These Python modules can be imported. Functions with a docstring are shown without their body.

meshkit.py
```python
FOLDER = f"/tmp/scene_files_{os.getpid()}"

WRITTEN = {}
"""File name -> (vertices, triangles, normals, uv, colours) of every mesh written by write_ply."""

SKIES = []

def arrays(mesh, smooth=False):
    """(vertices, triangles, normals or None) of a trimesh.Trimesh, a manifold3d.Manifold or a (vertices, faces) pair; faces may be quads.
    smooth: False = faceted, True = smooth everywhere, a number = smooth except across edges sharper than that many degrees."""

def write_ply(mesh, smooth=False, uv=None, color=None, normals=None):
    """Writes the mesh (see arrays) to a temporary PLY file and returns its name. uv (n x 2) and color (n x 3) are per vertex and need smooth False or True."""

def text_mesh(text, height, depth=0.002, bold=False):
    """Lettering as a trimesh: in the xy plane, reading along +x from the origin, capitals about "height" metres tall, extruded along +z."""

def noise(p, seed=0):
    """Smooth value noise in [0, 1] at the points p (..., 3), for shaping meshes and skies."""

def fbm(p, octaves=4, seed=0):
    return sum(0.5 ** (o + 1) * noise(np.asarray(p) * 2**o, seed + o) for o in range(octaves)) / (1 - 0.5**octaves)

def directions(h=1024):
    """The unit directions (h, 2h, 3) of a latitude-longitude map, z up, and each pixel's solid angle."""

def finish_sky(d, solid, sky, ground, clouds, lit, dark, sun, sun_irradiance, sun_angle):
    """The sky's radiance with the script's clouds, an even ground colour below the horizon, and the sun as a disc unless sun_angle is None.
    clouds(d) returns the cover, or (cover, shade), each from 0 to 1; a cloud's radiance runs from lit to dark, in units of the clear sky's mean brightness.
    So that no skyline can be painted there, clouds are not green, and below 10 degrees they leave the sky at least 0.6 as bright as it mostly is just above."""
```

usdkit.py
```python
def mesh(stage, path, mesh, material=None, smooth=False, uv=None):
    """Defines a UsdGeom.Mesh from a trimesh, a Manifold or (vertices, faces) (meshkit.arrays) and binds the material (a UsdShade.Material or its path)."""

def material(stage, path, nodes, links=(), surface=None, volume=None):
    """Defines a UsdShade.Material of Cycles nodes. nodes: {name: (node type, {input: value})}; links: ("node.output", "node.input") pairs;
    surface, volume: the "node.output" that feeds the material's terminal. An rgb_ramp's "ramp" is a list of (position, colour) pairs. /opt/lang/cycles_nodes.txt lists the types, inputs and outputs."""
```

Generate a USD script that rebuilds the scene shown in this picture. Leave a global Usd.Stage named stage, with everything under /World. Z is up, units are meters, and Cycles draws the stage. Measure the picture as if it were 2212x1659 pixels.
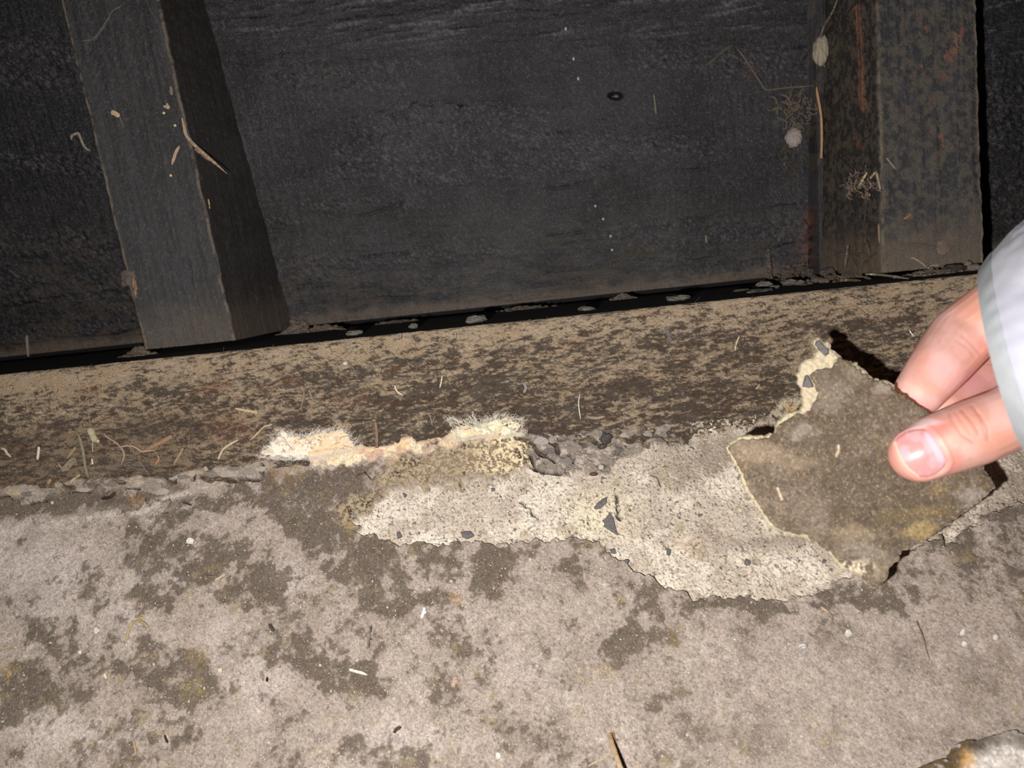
import math, random
import numpy as np, trimesh, usdkit, manifold3d as m3
from shapely.geometry import Polygon, Point
from shapely import prepared
from scipy.spatial import cKDTree
from pxr import Usd, UsdGeom, UsdLux, UsdShade, Gf, Sdf, Vt

stage = Usd.Stage.CreateInMemory()
UsdGeom.SetStageUpAxis(stage, 'Z'); UsdGeom.SetStageMetersPerUnit(stage, 1.0)
UsdGeom.Xform.Define(stage, '/World'); UsdGeom.Scope.Define(stage, '/World/Looks')

# ------------------------------------------------------------------ camera
FPX, CX, CY = 1500.0, 1106.0, 829.5            # focal length in pixels of the 2212x1659 frame
D2 = math.pi / 180
pitch, roll, yaw = 8.5 * D2, 6.05 * D2, 2.6 * D2
FW = np.array([-math.sin(yaw) * math.cos(pitch), math.cos(yaw) * math.cos(pitch), -math.sin(pitch)])
_R0 = np.array([math.cos(yaw), math.sin(yaw), 0.0]); _U0 = np.cross(_R0, FW)
RT = _R0 * math.cos(roll) - _U0 * math.sin(roll)
UP = _U0 * math.cos(roll) + _R0 * math.sin(roll)
EYE = np.array([0.0, 0.0, 0.20])
cam = UsdGeom.Camera.Define(stage, '/World/camera')
cam.CreateHorizontalApertureAttr(36.0); cam.CreateVerticalApertureAttr(27.0)
cam.CreateFocalLengthAttr(36.0 * FPX / 2212)
cam.CreateFStopAttr(13.5); cam.CreateFocusDistanceAttr(0.285)
cam.CreateClippingRangeAttr(Gf.Vec2f(0.02, 50)); cam.CreateExposureAttr(0.0)
M = Gf.Matrix4d(*[float(x) for x in (*RT, 0, *UP, 0, *(-FW), 0, *EYE, 1)])
UsdGeom.Xformable(cam).AddTransformOp().Set(M)

# ------------------------------------------------------------------ the flash lamp beside the lens, and a trace of night air light
fl = UsdLux.SphereLight.Define(stage, '/World/flash_lamp')
fl.CreateRadiusAttr(0.0022); fl.CreateIntensityAttr(23600.0); fl.CreateColorAttr(Gf.Vec3f(1.0, 0.965, 0.95))
fl.AddTranslateOp().Set(Gf.Vec3d(*[float(x) for x in EYE - 0.0235 * RT - 0.0124 * UP - 0.002 * FW]))
dome = UsdLux.DomeLight.Define(stage, '/World/night_air')
dome.CreateIntensityAttr(0.004); dome.CreateColorAttr(Gf.Vec3f(0.8, 0.9, 1.0))

# ------------------------------------------------------------------ helpers
def lin(r, g=None, b=None):
    c = np.array([r, g, b] if g is not None else r, float) / 255.0
    return np.where(c <= 0.04045, c / 12.92, ((c + 0.055) / 1.055) ** 2.4)

def ray(px, py):
    d = FW + ((np.asarray(px, float) - CX) / FPX)[..., None] * RT - ((np.asarray(py, float) - CY) / FPX)[..., None] * UP
    return d / d[..., 1:2]

def at(px, py, y):                               # the point seen at a pixel where world y = y
    return EYE + ray(px, py) * np.asarray(y, float)[..., None]

def atd(px, py, d):                              # the same with depth d along the view axis
    return EYE + d * (FW + (px - CX) / FPX * RT - (py - CY) / FPX * UP)

def project(p):
    q = np.asarray(p, float) - EYE
    w = q @ FW
    return CX + FPX * (q @ RT) / w, CY - FPX * (q @ UP) / w, w

def _hash(ix, iy, seed):
    h = (ix * 374761393 + iy * 668265263 + seed * 1446647 + 1013) & 0xFFFFFFFF
    h = ((h ^ (h >> 13)) * 1274126177) & 0xFFFFFFFF
    h = ((h ^ (h >> 15)) * 2246822519) & 0xFFFFFFFF
    return ((h ^ (h >> 16)) & 0xFFFFFF).astype(np.float32) / 16777215.0

def n2(u, v, seed=0):
    u, v = np.asarray(u, float), np.asarray(v, float)
    i, j = np.floor(u).astype(np.int64), np.floor(v).astype(np.int64)
    s, t = u - i, v - j
    s, t = s * s * s * (s * (6 * s - 15) + 10), t * t * t * (t * (6 * t - 15) + 10)
    a, b, c, d = _hash(i, j, seed), _hash(i + 1, j, seed), _hash(i, j + 1, seed), _hash(i + 1, j + 1, seed)
    return (a * (1 - s) + b * s) * (1 - t) + (c * (1 - s) + d * s) * t

def fb(u, v, oct=4, seed=0, gain=0.5):
    o, a, s = 0, 1.0, 0.0
    u, v = np.asarray(u, float), np.asarray(v, float)
    for k in range(oct):
        q = 0.35 + 0.9 * k; c_, s_ = math.cos(q) * 2 ** k, math.sin(q) * 2 ** k
        o = o + a * n2(u * c_ - v * s_ + 17.3 * k, u * s_ + v * c_ - 9.1 * k, seed + 31 * k); s += a; a *= gain
    return .5 + (o / s - .5) * 1.12

def ss(a, b, x):
    t = np.clip((np.asarray(x, float) - a) / (b - a), 0, 1)
    return t * t * (3 - 2 * t)

def mixc(c, col, f):
    return c * (1 - f[..., None]) + np.asarray(col) * f[..., None]

def segdist(X, Y, pts):
    best = np.full(X.shape, 1e9)
    for (x0, y0), (x1, y1) in zip(pts[:-1], pts[1:]):
        dx, dy = x1 - x0, y1 - y0
        t = np.clip(((X - x0) * dx + (Y - y0) * dy) / (dx * dx + dy * dy + 1e-9), 0, 1)
        best = np.minimum(best, (X - x0 - t * dx) ** 2 + (Y - y0 - t * dy) ** 2)
    return np.sqrt(best)

def sdf(X, Y, poly, margin=70):
    """Signed distance in pixels, positive inside; -margin beyond the margin."""
    P = np.array(poly, float); out = np.full(X.shape, -float(margin))
    k = (X > P[:, 0].min() - margin) & (X < P[:, 0].max() + margin) & (Y > P[:, 1].min() - margin) & (Y < P[:, 1].max() + margin)
    x, y = X[k], Y[k]
    ins = np.zeros(x.shape, bool)
    Q = np.roll(P, -1, 0)
    for (x0, y0), (x1, y1) in zip(P, Q):
        if y0 != y1:
            ins ^= ((y0 > y) != (y1 > y)) & (x < (x1 - x0) * (y - y0) / (y1 - y0) + x0)
    d = segdist(x, y, np.vstack([P, P[:1]]))
    out[k] = np.where(ins, d, -d)
    return out

used = {}
def numbered(path):
    n = used.get(path, -1) + 1; used[path] = n
    return path if n == 0 else f'{path}_{n:03d}'

def tag(prim, label=None, cat=None, group=None, kind=None):
    p = prim if isinstance(prim, Usd.Prim) else prim.GetPrim()
    for k, v in (('label', label), ('category', cat), ('group', group), ('kind', kind)):
        if v: p.SetCustomDataByKey(k, v)
    return p

def obj(name, mesh, mat, parent='/World', smooth=False, col=None):
    if col is not None and smooth is not False: smooth = True      # one colour per vertex
    path = numbered(f'{parent}/{name}')
    m = usdkit.mesh(stage, path, mesh, mat, smooth=smooth)
    if col is not None:
        UsdGeom.PrimvarsAPI(m).CreatePrimvar('albedo', Sdf.ValueTypeNames.Color3fArray, 'vertex').Set(Vt.Vec3fArray.FromNumpy(np.ascontiguousarray(col, np.float32)))
    return m

def xf(name, loc=(0, 0, 0)):
    path = numbered(f'/World/{name}')
    x = UsdGeom.Xform.Define(stage, path)
    if any(loc): x.AddTranslateOp().Set(Gf.Vec3d(*[float(v) for v in loc]))
    return x, path

def grid_faces(nu, nv):
    i, j = np.meshgrid(np.arange(nu - 1), np.arange(nv - 1), indexing='ij')
    a = i * nv + j
    return np.stack([a, a + 1, a + nv + 1, a + nv], -1).reshape(-1, 4)

def curves(name, lines, widths, mat, parent='/World'):
    path = numbered(f'{parent}/{name}')
    c = UsdGeom.BasisCurves.Define(stage, path)
    c.CreateTypeAttr('linear')
    c.CreateCurveVertexCountsAttr(Vt.IntArray([len(l) for l in lines]))
    c.CreatePointsAttr(Vt.Vec3fArray.FromNumpy(np.vstack(lines).astype(np.float32)))
    w = np.concatenate([np.broadcast_to(np.asarray(x, float), (len(l),)) for l, x in zip(lines, widths)])
    c.CreateWidthsAttr(Vt.FloatArray.FromNumpy(w.astype(np.float32))); c.SetWidthsInterpolation('vertex')
    UsdShade.MaterialBindingAPI.Apply(c.GetPrim()).Bind(mat)
    return c

# ------------------------------------------------------------------ materials
def mat(name, nodes, links, surface='p.BSDF'):
    return usdkit.material(stage, '/World/Looks/' + name, nodes, links, surface=surface)

def attr_mat(name, scale=(1, 1, 1), nscale=1600, var=0.5, rough=0.9, spec=0.25, bump=0.6, bdist=0.0004, bscale=None, specks=None, rough_var=0.0, patches=None):
    nodes = {
        'a': ('attribute', {'attribute': 'albedo'}),
        'g': ('geometry', {}),
        'mp': ('mapping', {'scale': scale}),
        'n': ('noise_texture', {'scale': nscale, 'detail': 4.0, 'roughness': 0.65}),
        'r': ('map_range', {'from_min': 0.25, 'from_max': 0.75, 'to_min': 1 - var, 'to_max': 1 + var, 'clamp': True}),
        'mu': ('vector_math', {'math_type': 'scale'}),
        'nb': ('noise_texture', {'scale': bscale or nscale * 0.8, 'detail': 5.0, 'roughness': 0.7}),
        'b': ('bump', {'strength': bump, 'distance': bdist}),
        'p': ('principled_bsdf', {'roughness': rough, 'specular_ior_level': spec, 'diffuse_roughness': 0.6}),
    }
    links = [('g.position', 'mp.vector'), ('mp.vector', 'n.vector'), ('mp.vector', 'nb.vector'), ('n.fac', 'r.value'), ('a.color', 'mu.vector1'), ('r.result', 'mu.scale'),
             ('nb.fac', 'b.height'), ('b.normal', 'p.normal')]
    last = 'mu.vector'
    if specks:
        vs, thr, size, colr, amount = specks
        nodes |= {'v': ('noise_texture', {'scale': vs, 'detail': 2.0, 'roughness': 0.6}), 'st': ('map_range', {'from_min': thr, 'from_max': thr + size, 'to_min': 0.0, 'to_max': amount, 'clamp': True}),
                  'mx': ('mix', {'color2': tuple(colr)})}
        links += [('g.position', 'v.vector'), ('v.fac', 'st.value'), ('st.result', 'mx.fac'), (last, 'mx.color1')]
        last = 'mx.color'
    if rough_var:
        nodes['rv'] = ('map_range', {'from_min': 0.3, 'from_max': 0.7, 'to_min': rough - rough_var, 'to_max': rough + rough_var, 'clamp': True})
        links += [('nb.fac', 'rv.value'), ('rv.result', 'p.roughness')]
    if patches:                                  # soot that lies shiny in some places and matt in others
        sc_, r0_, r1_ = patches
        nodes |= {'pn': ('noise_texture', {'scale': sc_, 'detail': 5.0, 'roughness': 0.62}), 'pm': ('map_range', {'from_min': 0.38, 'from_max': 0.62, 'to_min': r0_, 'to_max': r1_, 'clamp': True}), 'pa': ('math', {'math_type': 'add'})}
        nodes['rv'] = ('map_range', {'from_min': 0.3, 'from_max': 0.7, 'to_min': -rough_var, 'to_max': rough_var, 'clamp': True})
        links = [l for l in links if l[1] != 'p.roughness'] + [('g.position', 'pn.vector'), ('pn.fac', 'pm.value'), ('pm.result', 'pa.value1'), ('rv.result', 'pa.value2'), ('pa.value', 'p.roughness')]
    links.append((last, 'p.base_color'))
    return mat(name, nodes, links)

def plain_mat(name, c, rough=0.8, spec=0.3, var=0.35, nscale=900, bump=0.4, bdist=0.0003, stretch=(1, 1, 1), sss=0.0, c2=None):
    c = np.asarray(c, float); c2 = c * (1 - var) if c2 is None else np.asarray(c2)
    return mat(name, {
        'g': ('geometry', {}), 'mp': ('mapping', {'scale': stretch}),
        'n': ('noise_texture', {'scale': nscale, 'detail': 4.0, 'roughness': 0.65}),
        'r': ('rgb_ramp', {'ramp': [(0.3, tuple(c2)), (0.7, tuple(np.minimum(c * (1 + var * 0.6), 0.95)))]}),
        'b': ('bump', {'strength': bump, 'distance': bdist}),
        'p': ('principled_bsdf', {'roughness': rough, 'specular_ior_level': spec, 'subsurface_weight': sss, 'subsurface_scale': 0.002})},
        [('g.position', 'mp.vector'), ('mp.vector', 'n.vector'), ('n.fac', 'r.fac'), ('r.color', 'p.base_color'), ('n.fac', 'b.height'), ('b.normal', 'p.normal')])

M_FLOOR = attr_mat('concrete', nscale=2600, var=0.34, rough=0.92, spec=0.2, bump=0.75, bdist=0.0005, bscale=1700, specks=(1600, 0.645, 0.05, lin(232, 220, 196), 0.65))
M_SILL = attr_mat('dusty_timber', scale=(0.5, 1, 1), nscale=3000, var=0.6, rough=0.88, spec=0.25, bump=0.8, bdist=0.0005, bscale=2100, specks=(1300, 0.73, 0.04, lin(215, 200, 160), 0.7))
M_WALL = attr_mat('sooty_board', scale=(0.6, 1, 0.7), nscale=1900, var=0.6, rough=0.43, spec=0.62, bump=0.7, bdist=0.0006, bscale=1600, patches=(22.0, 0.34, 0.62), specks=(1400, 0.585, 0.10, lin(104, 102, 103), 0.62), rough_var=0.12)  # specks put the board's sparkle into its colour as grey flecks
M_STUD = attr_mat('sooty_post', scale=(1, 1, 0.5), nscale=2600, var=0.6, rough=0.46, spec=0.7, bump=0.7, bdist=0.0007, bscale=2000, specks=(1400, 0.64, 0.08, lin(120, 114, 100), 0.4), rough_var=0.12)
M_FLAKE = attr_mat('weathered_crust', nscale=2800, var=0.32, rough=0.85, spec=0.3, bump=0.5, bdist=0.0004, specks=(1500, 0.68, 0.05, lin(205, 190, 140), 0.5))
M_CORE = plain_mat('broken_core', lin(205, 190, 160), rough=0.95, var=0.2, nscale=1500, bump=0.8, bdist=0.0006)
M_STONE = plain_mat('slate_chip', lin(112, 108, 106), rough=0.85, var=0.35, nscale=1400, bump=0.5)
M_SKIN = None

# ------------------------------------------------------------------ the site: planes taken from the camera's perspective
S = 0.69
Y_SILL, Y_JOIN = 0.42 * S, 0.41 * S
Z_TOP = at(1106.0, 696.0, Y_SILL)[2]
Z_JOIN = at(1106.0, 968.0, Y_JOIN)[2]
Y_STUD, Y_WALL = 0.474 * S, 0.59 * S

# ---- floor: mortared concrete that slopes down towards the viewer and is dressed up against the sill
res = 0.00034
X_F = np.concatenate([np.arange(-0.42, -0.235, 0.004), np.arange(-0.235, 0.232, res), np.arange(0.234, 0.42, 0.004)])
T_F = np.concatenate([np.arange(-0.024, 0.128, res), np.arange(0.13, 0.24, 0.004)])
sill_dir = np.array([Y_JOIN - Y_SILL, Z_JOIN - Z_TOP]); sill_dir /= np.linalg.norm(sill_dir)
a0 = math.atan2(sill_dir[1], sill_dir[0]); a1 = math.atan2(-math.sin(46 * D2), -math.cos(46 * D2))
tt = np.linspace(-0.03, 0.25, 2801); ang = a0 + (a1 - a0) * ss(-0.006, 0.010, tt)
dt = tt[1] - tt[0]
py_ = np.cumsum(np.cos(ang)) * dt; pz_ = np.cumsum(np.sin(ang)) * dt
k0 = np.argmin(abs(tt + 0.006))                  # above the bend the profile lies on the sill's face
base0 = np.array([Y_JOIN, Z_JOIN]) - sill_dir * 0.006
py_ += base0[0] - py_[k0]; pz_ += base0[1] - pz_[k0]
PY, PZ = np.interp(T_F, tt, py_), np.interp(T_F, tt, pz_)
AN = np.interp(T_F, tt, ang)
NY, NZ = np.sin(AN), -np.cos(AN)                 # outward normal of the profile
NY, NZ = np.where(NY > 0, -NY, NY), np.where(NY > 0, -NZ, NZ)
XX, TT = np.meshgrid(X_F, T_F, indexing='ij')
BASE = np.stack([XX, np.broadcast_to(PY, XX.shape), np.broadcast_to(PZ, XX.shape)], -1)
NRM = np.stack([np.zeros_like(XX), np.broadcast_to(NY, XX.shape), np.broadcast_to(NZ, XX.shape)], -1)
QX, QY, _ = project(BASE)
u, v = XX * 1000, TT * 1000                      # millimetres

EDGE_TOP = [(-700, 1118), (-300, 1080), (0, 1052), (41, 1049), (86, 1046), (136, 1043), (170, 1036), (215, 1031), (249, 1034), (294, 1029), (328, 1030), (362, 1034), (371, 1025), (407, 1013), (452, 1009),
            (500, 1006), (525, 1003), (570, 993), (627, 992), (661, 991), (668, 977), (717, 970), (780, 965), (814, 967), (860, 955), (869, 945), (893, 945), (900, 952), (943, 948), (975, 932), (1000, 925), (1050, 915), (1090, 928),
            (1136, 937), (1219, 936), (1300, 928), (1400, 920), (1473, 911), (1560, 904), (1640, 892), (1665, 889), (1690, 872), (1725, 866), (1740, 878), (1800, 873), (1950, 862), (2212, 840), (2700, 795), (3300, 740)]
IN_FLOOR = EDGE_TOP + [(3300, 3500), (-700, 3500)]
EXPOSED = [(760, 1133), (793, 1100), (807, 1090), (844, 1064), (873, 1057), (916, 1046), (970, 1043), (1043, 1035), (1115, 1024), (1150, 1010), (1215, 1021), (1288, 1024), (1319, 1013), (1342, 986), (1396, 967), (1465, 955),
           (1430, 938), (1473, 912), (1560, 903), (1640, 890), (1690, 865), (1760, 860), (2300, 800), (2700, 760), (2700, 1040), (2230, 1088), (2212, 1090), (2189, 1087), (2175, 1093), (2153, 1109), (2112, 1131), (2092, 1134), (2081, 1148), (2043, 1179),
           (2034, 1160), (2000, 1178), (1930, 1200), (1841, 1242), (1783, 1271), (1742, 1288), (1684, 1297), (1640, 1292), (1588, 1293), (1496, 1293), (1434, 1267), (1384, 1240), (1346, 1217), (1304, 1201), (1296, 1174), (1277, 1167),
           (1215, 1167), (1127, 1174), (1108, 1182), (1079, 1178), (1024, 1169), (952, 1178), (898, 1176), (869, 1187), (825, 1169), (789, 1158)]
CRUMB = [(1136, 934), (1219, 930), (1290, 925), (1400, 918), (1440, 925), (1500, 918), (1495, 948), (1465, 955), (1396, 967), (1342, 986), (1319, 1013), (1288, 1024), (1215, 1021), (1150, 1009), (1140, 970)]
MOULDY = [(815, 1060), (835, 1005), (880, 985), (960, 962), (1000, 950), (1130, 945), (1145, 1005), (1110, 1022), (1040, 1033), (970, 1040), (916, 1044), (873, 1055), (840, 1062), (800, 1090), (770, 1110), (755, 1135), (735, 1130), (740, 1100), (775, 1080)]
BLOOM = [(655, 1000), (664, 975), (717, 968), (780, 962), (814, 964), (860, 952), (869, 940), (893, 940), (905, 950), (950, 944), (1000, 920), (1050, 912), (1100, 920), (1132, 930), (1125, 945), (1040, 942), (985, 950), (930, 965), (880, 975), (820, 990), (740, 1005), (690, 1008)]

w1 = fb(u / 3.2, v / 3.2, 4, 1) - 0.5; w2 = fb(u / 3.2, v / 3.2, 4, 2) - 0.5
WX, WY = QX + 26 * w1, QY + 26 * w2
sd_floor = sdf(QX + 12 * w1, QY + 12 * w2, IN_FLOOR, 40)
sd_exp = sdf(WX, WY, EXPOSED, 60)
sd_cr = sdf(WX, WY, CRUMB, 60)
sd_mo = sdf(QX + 50 * w1, QY + 50 * w2, MOULDY, 60)
sd_bl = sdf(QX + 40 * w1, QY + 40 * w2, BLOOM, 60)
m_exp = ss(-1.5, 3.0, sd_exp) * (1 - ss(-6, 4, sd_mo) * 0.6)
m_cr, m_mo, m_bl = ss(-4, 5, sd_cr), ss(-14, 10, sd_mo), ss(-8, 8, sd_bl)

# stains on the old crust
BLOBS = [(60, 1088, 120, 20, 1.1), (200, 1082, 90, 22, 1.1), (330, 1078, 60, 22, .9), (440, 1088, 70, 18, .7), (560, 1075, 60, 20, .7), (680, 1130, 75, 55, .9), (640, 1085, 90, 40, .8), (760, 1050, 90, 38, .8), (560, 1060, 60, 30, .4), (800, 1235, 80, 55, .85), (850, 1285, 95, 35, .8), (790, 1200, 50, 40, .8), (1070, 1230, 50, 45, .8), (1050, 1285, 50, 30, .6),
         (1380, 1380, 60, 45, .8), (1425, 1405, 40, 30, .5), (1860, 1285, 95, 32, .8), (1420, 1275, 90, 22, .6), (1600, 1310, 160, 14, .6), (480, 1185, 85, 38, .8), (430, 1225, 65, 40, .8), (340, 1185, 60, 50, .6), (520, 1290, 85, 35, .85), (560, 1255, 60, 25, .7), (320, 1290, 50, 30, .7),
         (110, 1370, 42, 42, .7), (200, 1420, 50, 30, .6), (350, 1440, 95, 48, .8), (410, 1480, 85, 40, .7), (60, 1490, 60, 40, .8), (30, 1535, 50, 34, .9), (270, 1600, 50, 60, .6), (380, 1565, 60, 30, .7), (700, 1430, 60, 75, .65), (770, 1480, 60, 50, .7),
         (650, 1400, 70, 38, .6), (970, 1360, 50, 30, .6), (960, 1490, 40, 30, .5), (860, 1640, 60, 40, .7), (740, 1640, 60, 30, .5), (100, 1105, 130, 24, .5), (290, 1090, 80, 28, .5), (190, 1290, 40, 30, .5), (1250, 1200, 140, 24, .3), (950, 1215, 90, 28, .55), (2000, 1200, 160, 40, .5), (2130, 1160, 90, 50, .5), (2140, 1260, 60, 30, .3), (1500, 1560, 90, 30, .15)]
st = np.zeros_like(QX)
bx, by = QX + 95 * (fb(u / 9, v / 9, 5, 11, .6) - .5), QY + 95 * (fb(u / 9, v / 9, 5, 12, .6) - .5)
for x0, y0, rx, ry, s0 in BLOBS:
    k = (abs(bx - x0) < 2.4 * rx) & (abs(by - y0) < 2.4 * ry)
    d = np.sqrt(((bx[k] - x0) / rx) ** 2 + ((by[k] - y0) / ry) ** 2)
    st[k] = np.maximum(st[k], s0 * (1 - ss(0.7, 1.5, d)))
nb1, nb2, nb3 = fb(u / 14, v / 14, 5, 21, .6), fb(u / 5, v / 5, 5, 22, .6), fb(u / 1.6, v / 1.6, 4, 23, .6)
stain = ss(0.30, 0.74, st * 0.72 + 0.7 * (nb1 - .5) + 1.15 * (nb2 - .5) + 0.22 + 0.95 * (nb3 - .5))
stain *= (1 - 0.55 * ss(1300, 1750, QX) * ss(1330, 1420, QY))
C_L, C_D, C_M = lin(174, 160, 148), lin(97, 85, 72), lin(142, 128, 115)
col = mixc(np.broadcast_to(C_L, XX.shape + (3,)).copy(), C_M, np.clip(0.2 + 1.6 * (nb1 - .45) + .5 * (nb2 - .5), 0, 1) * .62)
col = mixc(col, C_D, stain * 0.86)
yel = ss(0.60, 0.78, fb(u / 4, v / 4, 5, 31, .6)) * ss(0.45, 0.6, fb(u / 22, v / 22, 2, 32))
col = mixc(col, lin(158, 140, 104), yel * 0.45)
col = mixc(col, lin(190, 178, 166), ss(0.64, 0.80, fb(u / 7, v / 7, 5, 33, .62)) * .6 * (1 - stain))
for x0, y0, rx, ry, k0 in ((70, 1215, 150, 70, .8), (250, 1335, 80, 55, .55), (140, 1585, 130, 55, .7), (560, 1480, 75, 60, .6), (890, 1600, 110, 50, .6), (300, 1245, 90, 40, .5), (620, 1250, 60, 40, .5), (480, 1380, 50, 50, .4), (100, 1320, 80, 40, .5), (1120, 1440, 80, 50, .3)):
    d = np.sqrt(((bx - x0) / rx) ** 2 + ((by - y0) / ry) ** 2)
    col = mixc(col, lin(208, 195, 186), (1 - ss(.35, 1.5, d)) * k0 * (1 - .85 * stain) * (.6 + .4 * ss(.4, .6, nb2)))
band = np.exp(-((QY - (1148 - 0.135 * (QX))) / 12.0) ** 2) * (1 - ss(300, 420, QX)) + np.exp(-((QY - (1100 - .3 * (QX - 300))) / 9.0) ** 2) * ss(270, 330, QX) * (1 - ss(420, 520, QX))
col = mixc(col, lin(206, 194, 180), np.clip(band, 0, 1) * ss(.36, .58, nb2) * .85)
near_j = ss(40, 5, sd_floor) * (1 - ss(1120, 1150, QX)) * (1 - m_bl)
col = mixc(col, lin(178, 162, 144), near_j * ss(.35, .6, nb2) * .75)
for x0, y0, r0, cc in ((298, 1083, 16, (172, 130, 80)), (985, 1302, 20, (160, 125, 78)), (25, 1462, 14, (205, 170, 110)), (620, 1015, 40, (150, 120, 76)), (865, 1000, 26, (205, 165, 110)), (835, 1035, 16, (225, 190, 140)), (745, 1110, 18, (170, 140, 80)), (760, 1140, 16, (185, 160, 105)), (1340, 1300, 12, (160, 140, 90)), (430, 1420, 30, (150, 128, 90)), (420, 1490, 34, (150, 132, 88)), (1460, 1370, 26, (125, 105, 66))):
    d = np.hypot(QX + 22 * w1 - x0, QY + 22 * w2 - y0)
    col = mixc(col, lin(*cc), (1 - ss(0.35 * r0, 1.3 * r0, d)) * (.15 + .45 * ss(.4, .6, nb3)))
mot = fb(u / .5, v / .5, 3, 35, .75); col *= .96 * (1 + .95 * (mot - .5) + .5 * (nb3 - .5))[..., None]
pk = ss(.74, .86, fb(u / .8, v / .8, 2, 36)); col = mixc(col, lin(96, 84, 74), pk * .5)
# fresh broken mortar
grain = n2(u / .42, v / .42, 41); grain2 = n2(u / .95, v / .95, 42); pit = fb(u / 1.3, v / 1.3, 3, 43)
ecol = mixc(np.broadcast_to(lin(198, 185, 168), XX.shape + (3,)).copy(), lin(224, 213, 196), ss(.45, .75, fb(u / 9, v / 9, 4, 44)))
ecol = mixc(ecol, lin(160, 146, 130), ss(1390, 1480, QX) * ss(.40, .60, fb(u / 16, v / 16, 4, 45)) * (1 - ss(1160, 1215, QY)) * .85)
ecol = mixc(ecol, lin(172, 158, 132), ss(.72, .82, fb(u / 6, v / 6, 4, 46)) * .7)
ecol = mixc(ecol, lin(226, 213, 184), ss(1180, 1280, QX) * (1 - ss(1300, 1420, QX)) * ss(1040, 1080, QY) * (1 - ss(1130, 1180, QY)) * .7)
ecol = mixc(ecol, lin(104, 92, 80), ss(.76, .90, grain) * .8)
ecol = mixc(ecol, lin(150, 136, 120), ss(.58, .72, fb(u / .9, v / .9, 3, 48, .65)) * .6)
ecol = mixc(ecol, lin(60, 54, 50), ss(.80, .86, fb(u / 1.1, v / 1.1, 2, 49)) * .8)
ecol = mixc(ecol, lin(116, 116, 118), ss(.9, .96, grain2) * .8)
ecol = mixc(ecol, lin(240, 230, 205), ss(.86, .97, n2(u / .7, v / .7, 47)) * .7)
ecol = mixc(ecol, lin(168, 140, 110), np.exp(-((QX - 1500) / 40) ** 2 - ((QY - 1180) / 24) ** 2) * ss(.4, .6, nb3) * .7)
ecol = mixc(ecol, lin(222, 207, 172), ss(1650, 1690, QX) * (1 - ss(885, 905, QY)))
col = mixc(col, ecol, m_exp)
# crumbled dark bed beside the sill
ccol = mixc(np.broadcast_to(lin(142, 131, 120), XX.shape + (3,)).copy(), lin(192, 178, 164), ss(.52, .66, fb(u / 3.4, v / 2.6, 4, 51, .6)) * np.clip(1.15 - (QX - 1140) / 330, .2, 1))
ccol = mixc(ccol, lin(96, 89, 84), ss(.54, .72, fb(u / 4, v / 2.2, 4, 52, .6)))
col = mixc(col, ccol, m_cr)
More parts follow.
